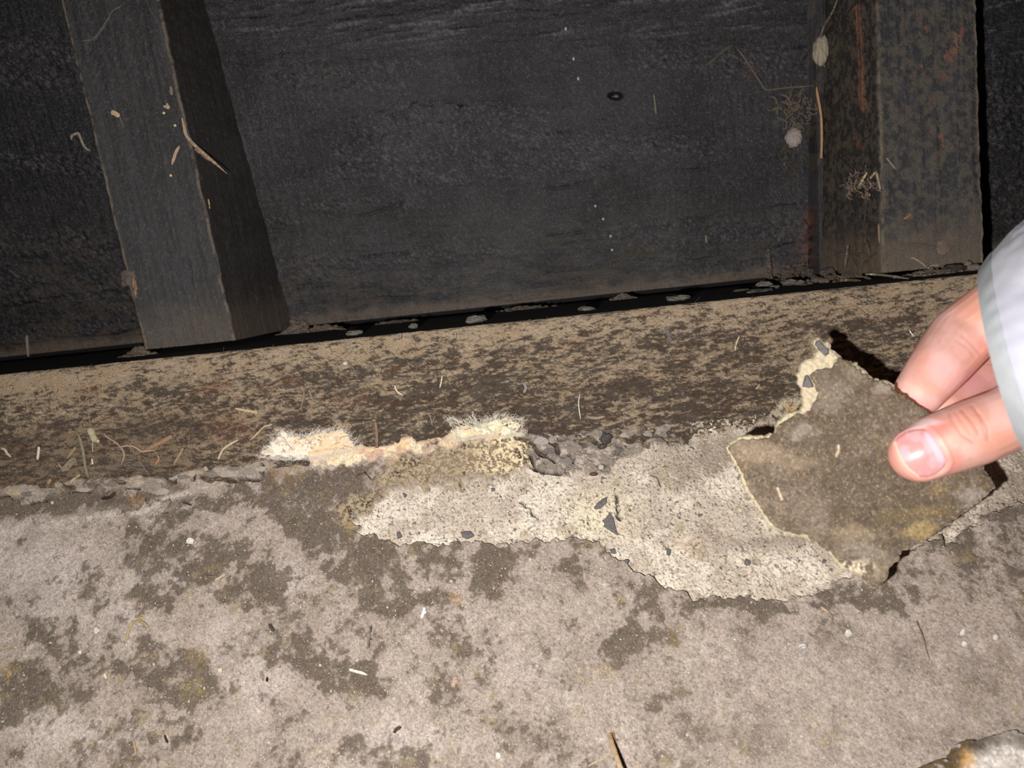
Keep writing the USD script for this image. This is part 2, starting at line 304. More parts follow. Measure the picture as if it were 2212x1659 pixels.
# mildew, brown and cream speckle
sp = fb(u / 1.0, v / 1.0, 4, 61, .75)
mcol = mixc(np.broadcast_to(lin(150, 132, 108), XX.shape + (3,)).copy(), lin(72, 56, 42), ss(.50, .60, sp) * (.25 + .75 * ss(.42, .62, fb(u / 9, v / 7, 3, 62))))
mcol = mixc(mcol, lin(238, 220, 180), ss(.53, .45, sp) * (.25 + .75 * ss(985, 1085, QX) * (1 - ss(1010, 1035, QY))))
col = mixc(col, mcol, m_mo * .92)
bcol = mixc(np.broadcast_to(lin(240, 222, 190), XX.shape + (3,)).copy(), lin(236, 208, 166), ss(.45, .6, fb(u / 6, v / 4, 3, 64)))
bcol = mixc(bcol, lin(206, 168, 146), ss(.58, .68, fb(u / 5, v / 3, 3, 65)) * .8)
bcol = mixc(bcol, lin(176, 156, 130), ss(.56, .66, sp) * .6)
col = mixc(col, bcol, m_bl * ss(.30, .42, sp + .12))

# relief
h = 0.0016 * (nb1 - .5) + 0.0009 * (nb2 - .5) + 0.00035 * (nb3 - .5)
h += m_exp * (-0.0020 + 0.00055 * (grain - .5) + .0006 * (grain2 - .5) + .0007 * (pit - .5)) + .0005 * np.exp(-(sd_exp / 5) ** 2) * (sd_exp < 0)
h += m_exp * ss(1310, 1360, WX + (WY - 1090) * .1) * ss(1030, 1060, QY) * (1 - ss(1230, 1290, QY)) * -0.0006
rid = fb(u / 3.2, v / 2.2, 4, 71, .6)
h += m_cr * (-.001 + .0045 * (rid - .5) + .0012 * (nb3 - .5)) + m_mo * .0011 * (sp - .5) + m_bl * .0010 * (sp - .3)
h += near_j * (.0030 * (fb(u / 4, v / 1.6, 4, 72, .6) - .5) + .0006)
# cracks and holes: (pixel polyline, half width px, depth m)
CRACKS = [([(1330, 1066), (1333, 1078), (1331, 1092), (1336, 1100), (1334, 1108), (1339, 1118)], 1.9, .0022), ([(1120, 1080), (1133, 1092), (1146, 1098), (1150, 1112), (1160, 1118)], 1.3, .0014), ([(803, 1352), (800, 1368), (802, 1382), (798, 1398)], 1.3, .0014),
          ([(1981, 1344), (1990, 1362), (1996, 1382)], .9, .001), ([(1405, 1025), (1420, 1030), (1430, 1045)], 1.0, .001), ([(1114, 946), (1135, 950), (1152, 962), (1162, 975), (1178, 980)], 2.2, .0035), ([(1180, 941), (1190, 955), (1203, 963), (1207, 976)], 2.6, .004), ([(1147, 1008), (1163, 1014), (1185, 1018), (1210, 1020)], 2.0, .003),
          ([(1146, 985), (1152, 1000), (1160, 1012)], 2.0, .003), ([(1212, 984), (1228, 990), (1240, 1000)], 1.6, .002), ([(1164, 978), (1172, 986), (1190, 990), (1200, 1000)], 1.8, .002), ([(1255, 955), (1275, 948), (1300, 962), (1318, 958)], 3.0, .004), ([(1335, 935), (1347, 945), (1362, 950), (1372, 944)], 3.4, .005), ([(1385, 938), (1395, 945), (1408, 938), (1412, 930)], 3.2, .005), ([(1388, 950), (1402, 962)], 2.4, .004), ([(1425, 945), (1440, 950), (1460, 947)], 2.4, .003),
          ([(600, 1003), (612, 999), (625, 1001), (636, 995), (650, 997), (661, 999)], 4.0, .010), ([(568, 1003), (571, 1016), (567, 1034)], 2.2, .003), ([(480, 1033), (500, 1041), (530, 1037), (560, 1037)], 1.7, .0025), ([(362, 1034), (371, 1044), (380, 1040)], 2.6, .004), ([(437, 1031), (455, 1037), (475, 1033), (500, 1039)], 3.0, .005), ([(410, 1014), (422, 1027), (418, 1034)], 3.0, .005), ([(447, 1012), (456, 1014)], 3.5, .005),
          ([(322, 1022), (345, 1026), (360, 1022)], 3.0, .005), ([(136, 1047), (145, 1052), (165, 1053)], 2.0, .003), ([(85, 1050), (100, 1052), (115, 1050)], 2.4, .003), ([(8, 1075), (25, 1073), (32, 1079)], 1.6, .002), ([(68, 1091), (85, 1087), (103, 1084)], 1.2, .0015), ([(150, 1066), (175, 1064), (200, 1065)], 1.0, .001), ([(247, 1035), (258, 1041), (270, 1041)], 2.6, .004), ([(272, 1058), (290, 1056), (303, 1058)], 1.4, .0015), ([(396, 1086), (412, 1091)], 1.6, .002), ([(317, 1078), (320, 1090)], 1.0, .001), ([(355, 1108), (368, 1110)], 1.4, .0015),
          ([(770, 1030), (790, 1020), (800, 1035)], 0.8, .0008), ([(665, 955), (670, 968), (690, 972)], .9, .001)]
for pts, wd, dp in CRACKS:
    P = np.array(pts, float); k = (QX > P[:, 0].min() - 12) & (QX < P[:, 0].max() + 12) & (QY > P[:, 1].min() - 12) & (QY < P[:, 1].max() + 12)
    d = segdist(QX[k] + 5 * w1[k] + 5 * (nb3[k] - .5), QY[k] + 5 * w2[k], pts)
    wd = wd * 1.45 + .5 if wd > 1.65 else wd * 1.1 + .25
    h[k] -= 1.3 * dp * (1 - ss(.45 * wd, 1.4 * wd, d)); col[k] = mixc(col[k], lin(34, 29, 26), (1 - ss(.5 * wd, 1.15 * wd, d)) * .85)  # groove, plus near-black colour painted in as the shade of its depth
h += -.0034 + .0044 * ss(-3, 3.5, sd_floor)
h[:, T_F > 0.13] *= ss(.24, .13, T_F[T_F > .13])
PF = BASE + NRM * h[..., None]
floor_mesh = (PF.reshape(-1, 3), grid_faces(len(X_F), len(T_F)))
# orientation towards the viewer
def facing(mesh, toward=EYE):
    vv, ff = mesh; a, b, c = vv[ff[0, 0]], vv[ff[0, 1]], vv[ff[0, 2]]
    k = len(ff) // 2; a, b, c = vv[ff[k, 0]], vv[ff[k, 1]], vv[ff[k, 2]]
    return mesh if np.cross(b - a, c - a) @ (toward - a) > 0 else (vv, ff[:, ::-1])
fx, fpath = xf('floor'); tag(fx, 'sloping grey-brown stained concrete at the foot of the sill, partly spalled', None, None, 'structure')
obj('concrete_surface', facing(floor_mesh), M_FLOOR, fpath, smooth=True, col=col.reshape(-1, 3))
LOOK = [PF[::2, ::2].reshape(-1, 3)]

# ---- wall: one broad sooty board leaning in at its top, with the next one lapped above the picture
lean = 9.5 * D2
def board(z0, z1, y0, seed, rx, rz):
    X = np.arange(-0.40, 0.405, rx); Z = np.arange(0, z1 - z0 + rz, rz)
    xx, zz = np.meshgrid(X, Z, indexing='ij'); U, V = xx * 1000, zz * 1000
    base = np.stack([xx, y0 - zz * math.sin(lean), z0 + zz * math.cos(lean)], -1)
    qx, qy, _ = project(base)
    nrm = np.array([0, -math.cos(lean), -math.sin(lean)])
    wv = 6 * (fb(U / 60, V / 30, 3, seed) - .5)
    hg = fb(U / 26, (V + wv) / 1.5, 4, seed + 1, .6)            # grain along the board
    vs = fb(U / .9, V / 22, 3, seed + 2, .6)                    # saw marks across it
    bk = fb(U / 2.2, V / 1.7, 4, seed + 3, .6)                  # rough broken skin
    zone = fb(U / 90 + .07 * V / 10, (V + .08 * U) / 14, 3, seed + 4)
    up = ss(120, 60, qy - .02 * (qx - 900)) * ss(480, 560, qx)
    rough_z = ss(.52, .62, zone) * (1 - up)
    h = .0011 * (hg - .5) * (0.25 + 1.1 * up) + .00038 * (vs - .5) * (1 - up) * (1 - .7 * rough_z) + .0010 * (bk - .5) * (.3 + rough_z) + .0022 * (zone - .5)
    for y00 in (985, 1120, 1235):                              # long shakes in the lower half of the board
        line = V - (260 - y00 * .2) - 6 * (fb(U / 30, V * 0, 3, seed + y00) - .5) - .02 * U
        h -= .0010 * np.exp(-(line / .5) ** 2) * ss(.35, .6, fb(U / 25, V * 0 + 3, 2, seed + 9))
    c = mixc(np.broadcast_to(lin(22, 20, 20), xx.shape + (3,)).copy(), lin(36, 34, 34), ss(.42, .66, .5 * hg + .5 * zone))
    c = mixc(c, lin(17, 15, 14), ss(.5, .62, fb(U / 5, V / 16, 4, seed + 5, .6)) * .8)
    fl_ = fb(U / 1.0, V / 1.2, 3, seed + 12, .7)
    c = mixc(c, lin(86, 84, 86), ss(.60, .74, fl_) * (.35 + .5 * rough_z))  # grey flecks that carry the board's sparkle in the colour
    c = mixc(c, lin(10, 9, 9), ss(.56, .70, vs) * (1 - up) * (1 - .6 * rough_z) * ss(.4, .6, fb(U / 18, V / 14, 3, seed + 13)) * .8)
    c = mixc(c, lin(96, 94, 98), up * ss(.52, .66, hg) * ss(.42, .62, fb(U / 30, V / 5, 4, seed + 14)) * (.3 + .7 * ss(.4, .6, fl_)))  # worn ridge tops, with the sheen streaks painted in as pale colour
    c = mixc(c, lin(14, 12, 12), ss(.58, .70, fb(U / 2.0, V / 1.6, 4, seed + 15, .65)) * .7)
    low = ss(380, 640, qy) * .8 + ss(90, 8, V) * .1
    c = mixc(c, lin(62, 52, 42), np.clip(low, 0, 1) * ss(.48, .64, fb(U / 10, V / 3, 5, seed + 7, .65)) * .8)
    c = mixc(c, lin(96, 82, 68), ss(9, 1.5, V + 7 * (fb(U / 7, V / 7, 4, seed + 8) - .5)) * .8)
    rust = np.exp(-((qx - 1745 - .02 * (qy - 500)) / 9) ** 2) * ss(430, 480, qy) + np.exp(-((qx - 1745) / 20) ** 2 - ((qy - 540) / 40) ** 2)
    c = mixc(c, lin(104, 62, 46), np.clip(rust, 0, 1) * ss(.42, .58, bk) * .8)
    c = mixc(c, lin(60, 36, 30), ss(.76, .82, fb(U / 6, V / 5, 4, seed + 11, .6)) * .4)
    kn = [(1330, 207, 16, 7, .004), (996, 228, 4, 4, .002)]
    for kx, ky, ra, rb, dp in kn:
        d = np.sqrt(((qx - kx) / ra) ** 2 + ((qy - ky) / rb) ** 2)
        h -= dp * (1 - ss(.6, 1.1, d)); c = mixc(c, lin(22, 18, 16), (1 - ss(.8, 1.3, d)) * .8)
    P = base + nrm * h[..., None]
    return P, c
wx, wpath = xf('wall_back'); tag(wx, 'wall of broad sooty black boards behind the posts', None, None, 'structure')
P1, c1 = board(Z_TOP + 0.0035, Z_TOP + 0.235, Y_WALL, 200, .0008, .00072)
obj('plank', facing((P1.reshape(-1, 3), grid_faces(*P1.shape[:2]))), M_WALL, wpath, smooth=True, col=c1.reshape(-1, 3))
P2, c2 = board(Z_TOP + 0.225, Z_TOP + 0.45, Y_WALL - .018, 260, .004, .004)
obj('plank', facing((P2.reshape(-1, 3), grid_faces(*P2.shape[:2]))), M_WALL, wpath, smooth=True, col=c2.reshape(-1, 3))
LOOK.append(P1[::2, ::2].reshape(-1, 3))

sh = trimesh.creation.box((.9, .015, .62)); sh.apply_translation((0, Y_WALL + .065, Z_TOP + .19))
obj('added_backdrop', sh, plain_mat('added_backdrop', lin(26, 24, 23)), wpath)  # unseen dark board, added to keep dome light out of the gap

# ---- sill: the long dusty timber with a rounded top edge
rs = .0004
prof = [(Y_WALL + .012, Z_TOP)] + [(y, Z_TOP) for y in np.arange(Y_WALL, Y_SILL + .0045, -.0012)]
r0 = .0035
for a in np.linspace(0, 82, 12):
    prof.append((Y_SILL + r0 - r0 * math.sin(a * D2), Z_TOP - r0 + r0 * math.cos(a * D2)))
L = np.hypot(Y_JOIN - Y_SILL, Z_JOIN - Z_TOP)
n_f = int(L / rs)
p0 = np.array(prof[-1])
for s_ in np.linspace(rs, L + .004, n_f): prof.append(tuple(p0 + sill_dir * s_))
prof = np.array(prof); tg = np.gradient(prof, axis=0); tg /= np.linalg.norm(tg, axis=1)[:, None]
nr = np.stack([tg[:, 1], -tg[:, 0]], 1); nr = np.where(((nr[:, 0] > 0.3) | (nr[:, 1] < -.3))[:, None], -nr, nr)
arc = np.concatenate([[0], np.cumsum(np.linalg.norm(np.diff(prof, axis=0), axis=1))]); arc -= arc[len(prof) - n_f]
X_S = np.concatenate([np.arange(-.42, -.235, .004), np.arange(-.235, .232, rs), np.arange(.234, .42, .004)])
xx, aa = np.meshgrid(X_S, arc, indexing='ij')
SB = np.stack([xx, np.broadcast_to(prof[:, 0], xx.shape), np.broadcast_to(prof[:, 1], xx.shape)], -1)
SN = np.stack([xx * 0, np.broadcast_to(nr[:, 0], xx.shape), np.broadcast_to(nr[:, 1], xx.shape)], -1)
sx, sy, _ = project(SB)
U, V = xx * 1000, aa * 1000
warp = 3.0 * (fb(U / 14, V / 9, 3, 300) - .5)
dst = fb((U + .5 * V) / 3.4, (V + warp + .05 * U) / .95, 5, 301, .62)       # tufts of dust lying along the grain
dst2 = fb(U / 20, V / 8, 3, 302)
fine = fb(U / .8, V / .55, 3, 303, .6)
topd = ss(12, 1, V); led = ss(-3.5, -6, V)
dm = ss(.40, .66, .72 * dst + .28 * fine + .26 * (dst2 - .5) + .10 * topd - .03 * ss(20, 34, V) - .05 * ss(560, 700, sx) * (1 - ss(1150, 1350, sx)) * ss(11, 22, V))
hs = .0009 * (dst - .5) + .0006 * (dst2 - .5) + .0003 * (fine - .5) * (.4 + dm)
ck = segdist(sx, sy, [(1092, 868), (1108, 884), (1130, 902)]); hs -= .0012 * (1 - ss(.5, 2.0, ck))
c = mixc(np.broadcast_to(lin(78, 69, 60), xx.shape + (3,)).copy(), lin(74, 60, 50), ss(.4, .65, fb(U / 6, V / 1.6, 4, 304)))
c = mixc(c, lin(158, 140, 116), dm * .86)
c = c * (1 + 1.0 * (fb(U / 1.7, V / .42, 4, 307, .65) - .5))[..., None]
c = mixc(c, lin(160, 142, 120), dm * topd * .55)
c = mixc(c, lin(150, 128, 102), dm * ss(.52, .64, fb(U / 9, V / 5, 4, 305)) * .6)
for rx0, ry0, ra, rb in ((435, 845, 32, 14), (475, 832, 40, 16), (625, 822, 30, 12), (570, 840, 30, 8), (735, 865, 22, 18), (780, 860, 14, 22), (850, 795, 12, 8), (1235, 745, 14, 6), (500, 925, 60, 40), (190, 845, 40, 14), (830, 870, 12, 8), (1105, 868, 14, 8)):
    d = np.sqrt(((sx + 18 * (dst - .5) - rx0) / ra) ** 2 + ((sy + 14 * (fine - .5) - ry0) / rb) ** 2)
    c = mixc(c, lin(110, 72, 54), (1 - ss(.3, 1.4, d)) * .36)
c = mixc(c, lin(92, 74, 58), ss(500, 380, sx) * ss(14, 30, V) * ss(.4, .55, dst) * .5)
c = mixc(c, lin(24, 21, 19), led)  # ledge painted near-black, standing in for the shade behind the sill edge
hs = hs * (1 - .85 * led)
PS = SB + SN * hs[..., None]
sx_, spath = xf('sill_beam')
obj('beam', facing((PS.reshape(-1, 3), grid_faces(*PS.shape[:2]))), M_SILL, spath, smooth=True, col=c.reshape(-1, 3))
tag(sx_, 'long horizontal timber sill coated in brown dust, between the concrete and the black boards', 'wooden beam')
LOOK.append(PS[::2, ::2].reshape(-1, 3))

# ---- posts, each a deep plank on edge
def post(parent, name, fl_b, fl_t, fr_b, fr_t, yb, seed, dusty, edges):
    """Front corners at bottom and top as pixels on the plane y = Y_STUD; the sides run back to yb."""
    zt, zb = Z_TOP + .21, Z_TOP + .0026
    a = [at(*np.array(q, float), Y_STUD) for q in (fl_b, fl_t, fr_b, fr_t)]
    def xz(p, q, z): t = (z - p[2]) / (q[2] - p[2]); return p[0] + (q[0] - p[0]) * t
    rs = .0006
    Z = np.arange(zb, zt, rs)
    XL, XR = np.array([xz(a[0], a[1], z) for z in Z]), np.array([xz(a[2], a[3], z) for z in Z])
    dep = yb - Y_STUD
    rr = .0009
    nd, nw = int(dep / .0009), int((XR - XL).mean() / rs)
    # profile around the section: left side (back to front), front, right side (front to back), in (fraction of width, offset, y)
    pr = [(0, 0, Y_STUD + rr + (dep - rr) * t) for t in np.linspace(1, 0, nd)] + [(0, rr * (1 - math.cos(q)), Y_STUD + rr * (1 - math.sin(q))) for q in np.linspace(.3, 1.5, 4)]
    pr += [(t, 0, Y_STUD) for t in np.linspace(.03, .97, nw)] + [(1, -rr * (1 - math.cos(q)), Y_STUD + rr * (1 - math.sin(q))) for q in np.linspace(1.5, .3, 4)] + [(1, 0, Y_STUD + rr + (dep - rr) * t) for t in np.linspace(0, 1, nd)]
    pr = np.array(pr); n = len(pr)
    jit = .0012
    eL = jit * (fb(Z * 0 + 1, Z * 1000 / 7, 4, seed, .6) - .5); eR = jit * (fb(Z * 0 + 4, Z * 1000 / 7, 4, seed + 1, .6) - .5)
    Xp = (XL + eL)[:, None] + (XR + eR - XL - eL)[:, None] * pr[:, 0][None] + pr[:, 1][None]
    Yp = np.broadcast_to(pr[:, 2], Xp.shape).copy(); Zp = np.broadcast_to(Z[:, None], Xp.shape).copy()
    s = np.concatenate([[0], np.cumsum(np.hypot(np.diff(pr[:, 0] * (XR - XL).mean() + pr[:, 1]), np.diff(pr[:, 2])))]) * 1000
    U, V = np.broadcast_to(s, Xp.shape), Zp * 1000
    g1 = fb(U / 1.3, V / 30, 4, seed + 2, .6); g2 = fb(U / 5, V / 60, 3, seed + 3); g3 = fb(U / 1.1, V / 2.2, 4, seed + 4, .6)
    hh = .0009 * (g2 - .5) + .0005 * (g1 - .5) + .00032 * (g3 - .5)
    front = (np.arange(n) >= nd + 2) & (np.arange(n) < n - nd - 2)
    side_n = np.where(np.arange(n) < n / 2, -1.0, 1.0)
    Yp -= np.where(front, hh, 0); Xp += np.where(front, 0, hh * side_n)
    pts = np.stack([Xp, Yp, Zp], -1)
    qx, qy, _ = project(pts)
    cc = mixc(np.broadcast_to(lin(30, 29, 29), Xp.shape + (3,)).copy(), lin(46, 44, 46), ss(.4, .65, g1))
    cc = mixc(cc, lin(78, 76, 78), ss(.62, .76, fb(U / .9, V / 1.3, 3, seed + 9, .7)) * .55)
    cc = mixc(cc, lin(38, 32, 26), np.where(front, 0, .8)[None] * ss(.3, .6, g3))
    cc = mixc(cc, lin(84, 74, 62), dusty * ss(.44, .62, fb(U / 2.6, V / 2.6, 5, seed + 5, .65)) * .8)
    cc = mixc(cc, lin(104, 90, 74), ss(30, 4, V - zb * 1000 + 14 * (fb(U / 7, V / 7, 4, seed + 6) - .5)) * (.35 + .4 * dusty))
    e_d = np.minimum(abs(np.arange(n) - nd - 3), abs(np.arange(n) - (n - nd - 4)))
    cc = mixc(cc, lin(128, 112, 88), np.broadcast_to(ss(2.2, 0.4, e_d), Xp.shape) * ss(.22, .60, fb(U / 8, V / 3, 4, seed + 7)) * .6)
    for pts2, wd, colr in edges:
        d = segdist(qx + 16 * (g3 - .5), qy + 20 * (g1 - .5), pts2)
        cc = mixc(cc, lin(*colr), (1 - ss(.4 * wd, 1.25 * wd, d)) * ss(.40, .56, g1 * .5 + g3 * .5) * .75)
    f = grid_faces(len(Z), n)
    bottom = np.array([[k, k + 1, n - 2 - k, n - 1 - k] for k in range(n // 2 - 1)])
    tag_ = obj(name, facing((pts.reshape(-1, 3), np.vstack([f, bottom]))), M_STUD, parent, smooth=True, col=cc.reshape(-1, 3))
    LOOK.append(pts[::2, ::2].reshape(-1, 3))
    return tag_

lp = post('/World', 'wall_post', (310, 748), (130, 0), (510, 738), (345, 0), Y_WALL + .001, 400, .12, [([(466, 0), (485, 50), (498, 105)], 9, (150, 92, 58)), ([(478, 20), (492, 60)], 6, (170, 110, 90)), ([(288, 590), (296, 640)], 3, (190, 140, 90))])
tag(lp, 'charcoal wooden post on the left, leaning, with a dry straw caught on its edge', 'wooden post', )
rp, rpath = xf('wall_post')
tag(rp, 'dusty dark wooden post on the right with orange raw wood patches, above the hand', 'wooden post')
post(rpath, 'post_body', (1905, 592), (1893, 0), (2127, 584), (2110, 0), Y_WALL + .001, 440, .95, [([(1850, 20), (1856, 70), (1860, 130), (1862, 200), (1868, 235)], 10, (138, 94, 72)), ([(1852, 300), (1856, 318)], 8, (120, 76, 56)), ([(2075, 70), (2066, 100), (2060, 130)], 10, (132, 86, 64)), ([(2050, 100), (2045, 135)], 7, (126, 82, 62)), ([(1992, 145), (1994, 158)], 6, (138, 90, 64)), ([(2003, 60), (2004, 70)], 5, (138, 84, 56)),
     ([(2032, 290), (2036, 315)], 6, (130, 84, 58)), ([(2008, 275), (2009, 280)], 5, (140, 90, 60)), ([(2040, 160), (2042, 172)], 6, (110, 58, 52)), ([(2010, 215), (2005, 235)], 5, (120, 74, 54))])
# the thin backing strip nailed behind the right post
bsz = .0006
def strip(parent):
    zb, zt = Z_TOP + .0016, Z_TOP + .21
    y0, y1 = Y_WALL - .030, Y_WALL + .002
    pl0, pl1, pr0, pr1 = at(1748., 590., Y_WALL - .004)[0], at(1738., 0., Y_WALL - .024)[0], at(1812., 590., y0)[0], at(1800., 0., y0)[0]
    ZZ = np.arange(zb, zt, .0008); t = (ZZ - zb) / (.175)
    xl, xr = pl0 + (pl1 - pl0) * t, pr0 + (pr1 - pr0) * t
    n = 60; fr = np.linspace(0, 1, n)
    X = xl[:, None] + (xr - xl)[:, None] * fr; V = np.broadcast_to(ZZ[:, None] * 1000, X.shape); U = X * 1000
    yl = Y_WALL - (ZZ - zb) * math.tan(lean) - .0015
    Y = yl[:, None] + (y0 - yl - 0.0)[:, None] * ss(0, .35, fr)[None] * .45 + .0012 * (fb(U / 1.2, V / 25, 4, 470, .6) - .5) + .0008 * (fb(U / 2, V / 2, 4, 471) - .5)
    X = np.concatenate([X, X[:, -1:] + .0004, X[:, -1:] + .0006], 1); Y = np.concatenate([Y, Y[:, -1:] + .004, Y[:, -1:] * 0 + Y_WALL], 1)
    Zf = np.broadcast_to(ZZ[:, None], X.shape); pts = np.stack([X, Y, Zf], -1)
    U, V = X * 1000, Zf * 1000
    cc = mixc(np.broadcast_to(lin(30, 28, 28), X.shape + (3,)).copy(), lin(46, 44, 47), ss(.45, .65, fb(U / 1.3, V / 20, 4, 472)))
    cc = mixc(cc, lin(64, 54, 44), ss(.55, .68, fb(U / 3, V / 4, 4, 473, .6)) * .7)
    qx, qy, _ = project(pts)
    cc = mixc(cc, lin(104, 62, 46), .7 * np.clip(np.exp(-((qx - 1748) / 12) ** 2) * ss(430, 480, qy), 0, 1) * ss(.4, .55, fb(U / 2, V / 3, 4, 474)))
    obj('backing_strip', facing((pts.reshape(-1, 3), grid_faces(*X.shape))), M_STUD, parent, smooth=True, col=cc.reshape(-1, 3))
    LOOK.append(pts.reshape(-1, 3))
strip(rpath)

# ------------------------------------------------------------------ looking up the surface behind a pixel
_all = np.vstack(LOOK); _px, _py, _pw = project(_all)
_k = (_pw > .05) & (_px > -150) & (_px < 2360) & (_py > -150) & (_py < 1820)
_tree = cKDTree(np.stack([_px[_k], _py[_k]], 1)); _dw = _pw[_k]
def depth_at(px, py):
    d, i = _tree.query([px, py], k=12)
    w = _dw[i]; near = d < max(6.0, d[0] * 2)
    return float(np.min(w[near])) if near.any() else float(w[0])
def on(px, py, lift=0.0):
    return atd(px, py, depth_at(px, py) - lift)

def smooth_line(pts, per=8):
    P = np.array(pts, float)
    if len(P) < 3:
        return np.stack([np.linspace(P[0, k], P[-1, k], per) for k in range(P.shape[1])], 1)
    out = []
    Q = np.vstack([2 * P[0] - P[1], P, 2 * P[-1] - P[-2]])
    for i in range(1, len(Q) - 2):
        t = np.linspace(0, 1, per, endpoint=False)[:, None]
        a, b, c_, d = Q[i - 1], Q[i], Q[i + 1], Q[i + 2]
        out.append(.5 * (2 * b + (c_ - a) * t + (2 * a - 5 * b + 4 * c_ - d) * t * t + (3 * b - a - 3 * c_ + d) * t ** 3))
    return np.vstack(out + [P[-1:]])

def tube(P, rad, flat=.6, sides=8, wob=.12, seed=0):
    rng = np.random.default_rng(seed)
    P = np.asarray(P); n = len(P); rad = np.broadcast_to(rad, (n,)).copy() * (1 + wob * (rng.random(n) - .5))
    T = np.gradient(P, axis=0); T /= np.linalg.norm(T, axis=1)[:, None] + 1e-12
    toc = EYE - P; toc /= np.linalg.norm(toc, axis=1)[:, None]
    B = np.cross(T, toc); B /= np.linalg.norm(B, axis=1)[:, None] + 1e-12
    N = np.cross(B, T)
    a = np.arange(sides) * 2 * np.pi / sides
    V = P[:, None] + rad[:, None, None] * (np.cos(a)[None, :, None] * B[:, None] + flat * np.sin(a)[None, :, None] * N[:, None])
    V = V.reshape(-1, 3); f = []
    for i in range(n - 1):
        for j in range(sides):
            f.append((i * sides + j, i * sides + (j + 1) % sides, (i + 1) * sides + (j + 1) % sides, (i + 1) * sides + j))
    f = np.array(f); F = np.vstack([f[:, [0, 1, 2]], f[:, [0, 2, 3]]])
    caps = [(0, j + 1, j) for j in range(1, sides - 1)] + [((n - 1) * sides, (n - 1) * sides + j, (n - 1) * sides + j + 1) for j in range(1, sides - 1)]
    m = trimesh.Trimesh(V, np.vstack([F, caps]), process=False)
    if m.volume < 0: m.invert()
    return m

def strand_mesh(pts, w, lift=.0006, flat=.6, seed=0, taper=(.55, .45), lifts=None, per=8):
    P = smooth_line(pts, per)
    wob = np.random.default_rng(seed + 5)
    ll = np.interp(np.linspace(0, 1, len(P)), np.linspace(0, 1, len(lifts)), lifts) if lifts is not None else np.full(len(P), lift)
    dd = np.array([depth_at(*q) for q in P])
    k = np.ones(5) / 5; dd = np.minimum(dd, np.convolve(np.pad(dd, 2, 'edge'), k, 'valid'))
    W = np.array([atd(q[0], q[1], d - l) for q, d, l in zip(P, dd, ll)])
    t = np.linspace(0, 1, len(P))
    prof_ = np.minimum(1, np.minimum(taper[0] + t * 4, taper[1] + (1 - t) * 4))
    rad = .5 * w * np.mean(dd) / FPX * prof_
    return tube(W, rad, flat, 8, .18, seed)

_M = {}
def M_of(rgb, rough=.7, spec=.35, sss=0.0):
    key = tuple(rgb)
    if key not in _M:
        g_ = np.dot(rgb, (.3, .59, .11)); soft = np.array(rgb) * .72 + g_ * .28
        _M[key] = plain_mat('fibre_%d_%d_%d' % key, lin(soft) * .92, rough=rough, spec=spec, var=.3, nscale=1800, bump=.3, sss=sss)
    return _M[key]

def strand(name, label, cat, pts, w, rgb, group=None, extra=(), seed=0, **kw):
    """A stalk, twig or fibre laid on the surface; extra: further (part name, points, width, colour) pieces that belong to it."""
    if not extra:
        tag(obj(name, strand_mesh(pts, w, seed=seed, **kw), M_of(rgb), smooth=50), label, cat, group)
        return
    x, p = xf(name); tag(x, label, cat, group)
    obj('stem', strand_mesh(pts, w, seed=seed, **kw), M_of(rgb), p, smooth=50)
    for q in extra:
        obj(q[0], strand_mesh(q[1], q[2], seed=seed + 1, lift=kw.get('lift', .0006)) if len(q[1]) > 1 else lump_mesh(*q[1][0], q[2], q[2] * .8, seed=seed), M_of(q[3]), p, smooth=50)

def lump_mesh(px, py, rx, ry, seed=0, depth=.7, lift=.3, angle=0.0, rough=.25, sub=3, freq=2.2):
    """A small rough lump: radii in pixels, resting on the surface."""
    m = trimesh.creation.icosphere(sub, 1.0); d = depth_at(px, py)
    V = np.array(m.vertices)
    k = 1 + rough * (fb(V[:, 0] * freq + V[:, 2] * 1.7 + 10, V[:, 1] * freq + V[:, 2] * 1.3 + 10 + seed, 3, seed) - .5) * 2
    V = V * k[:, None]
    s = d / FPX; rz = min(rx, ry) * depth
    ca, sa = math.cos(angle), math.sin(angle)
    x, y = V[:, 0] * rx * s, V[:, 1] * ry * s
    x, y = x * ca - y * sa, x * sa + y * ca
    c0 = atd(px, py, d - lift * rz * s)
    return trimesh.Trimesh(c0 + x[:, None] * RT - y[:, None] * UP - (V[:, 2] * rz * s)[:, None] * FW, m.faces[:, ::-1] if False else m.faces, process=False)

def fix(m):
    if m.volume < 0: m.invert()
    return m

def lump(name, label, cat, px, py, rx, ry, rgb, group=None, **kw):
    tag(obj(name, fix(lump_mesh(px, py, rx, ry, **kw)), M_of(rgb), smooth=40), label, cat, group)

def one(poly):
    pg = Polygon(poly).buffer(0)
    return max(getattr(pg, 'geoms', [pg]), key=lambda g: g.area)

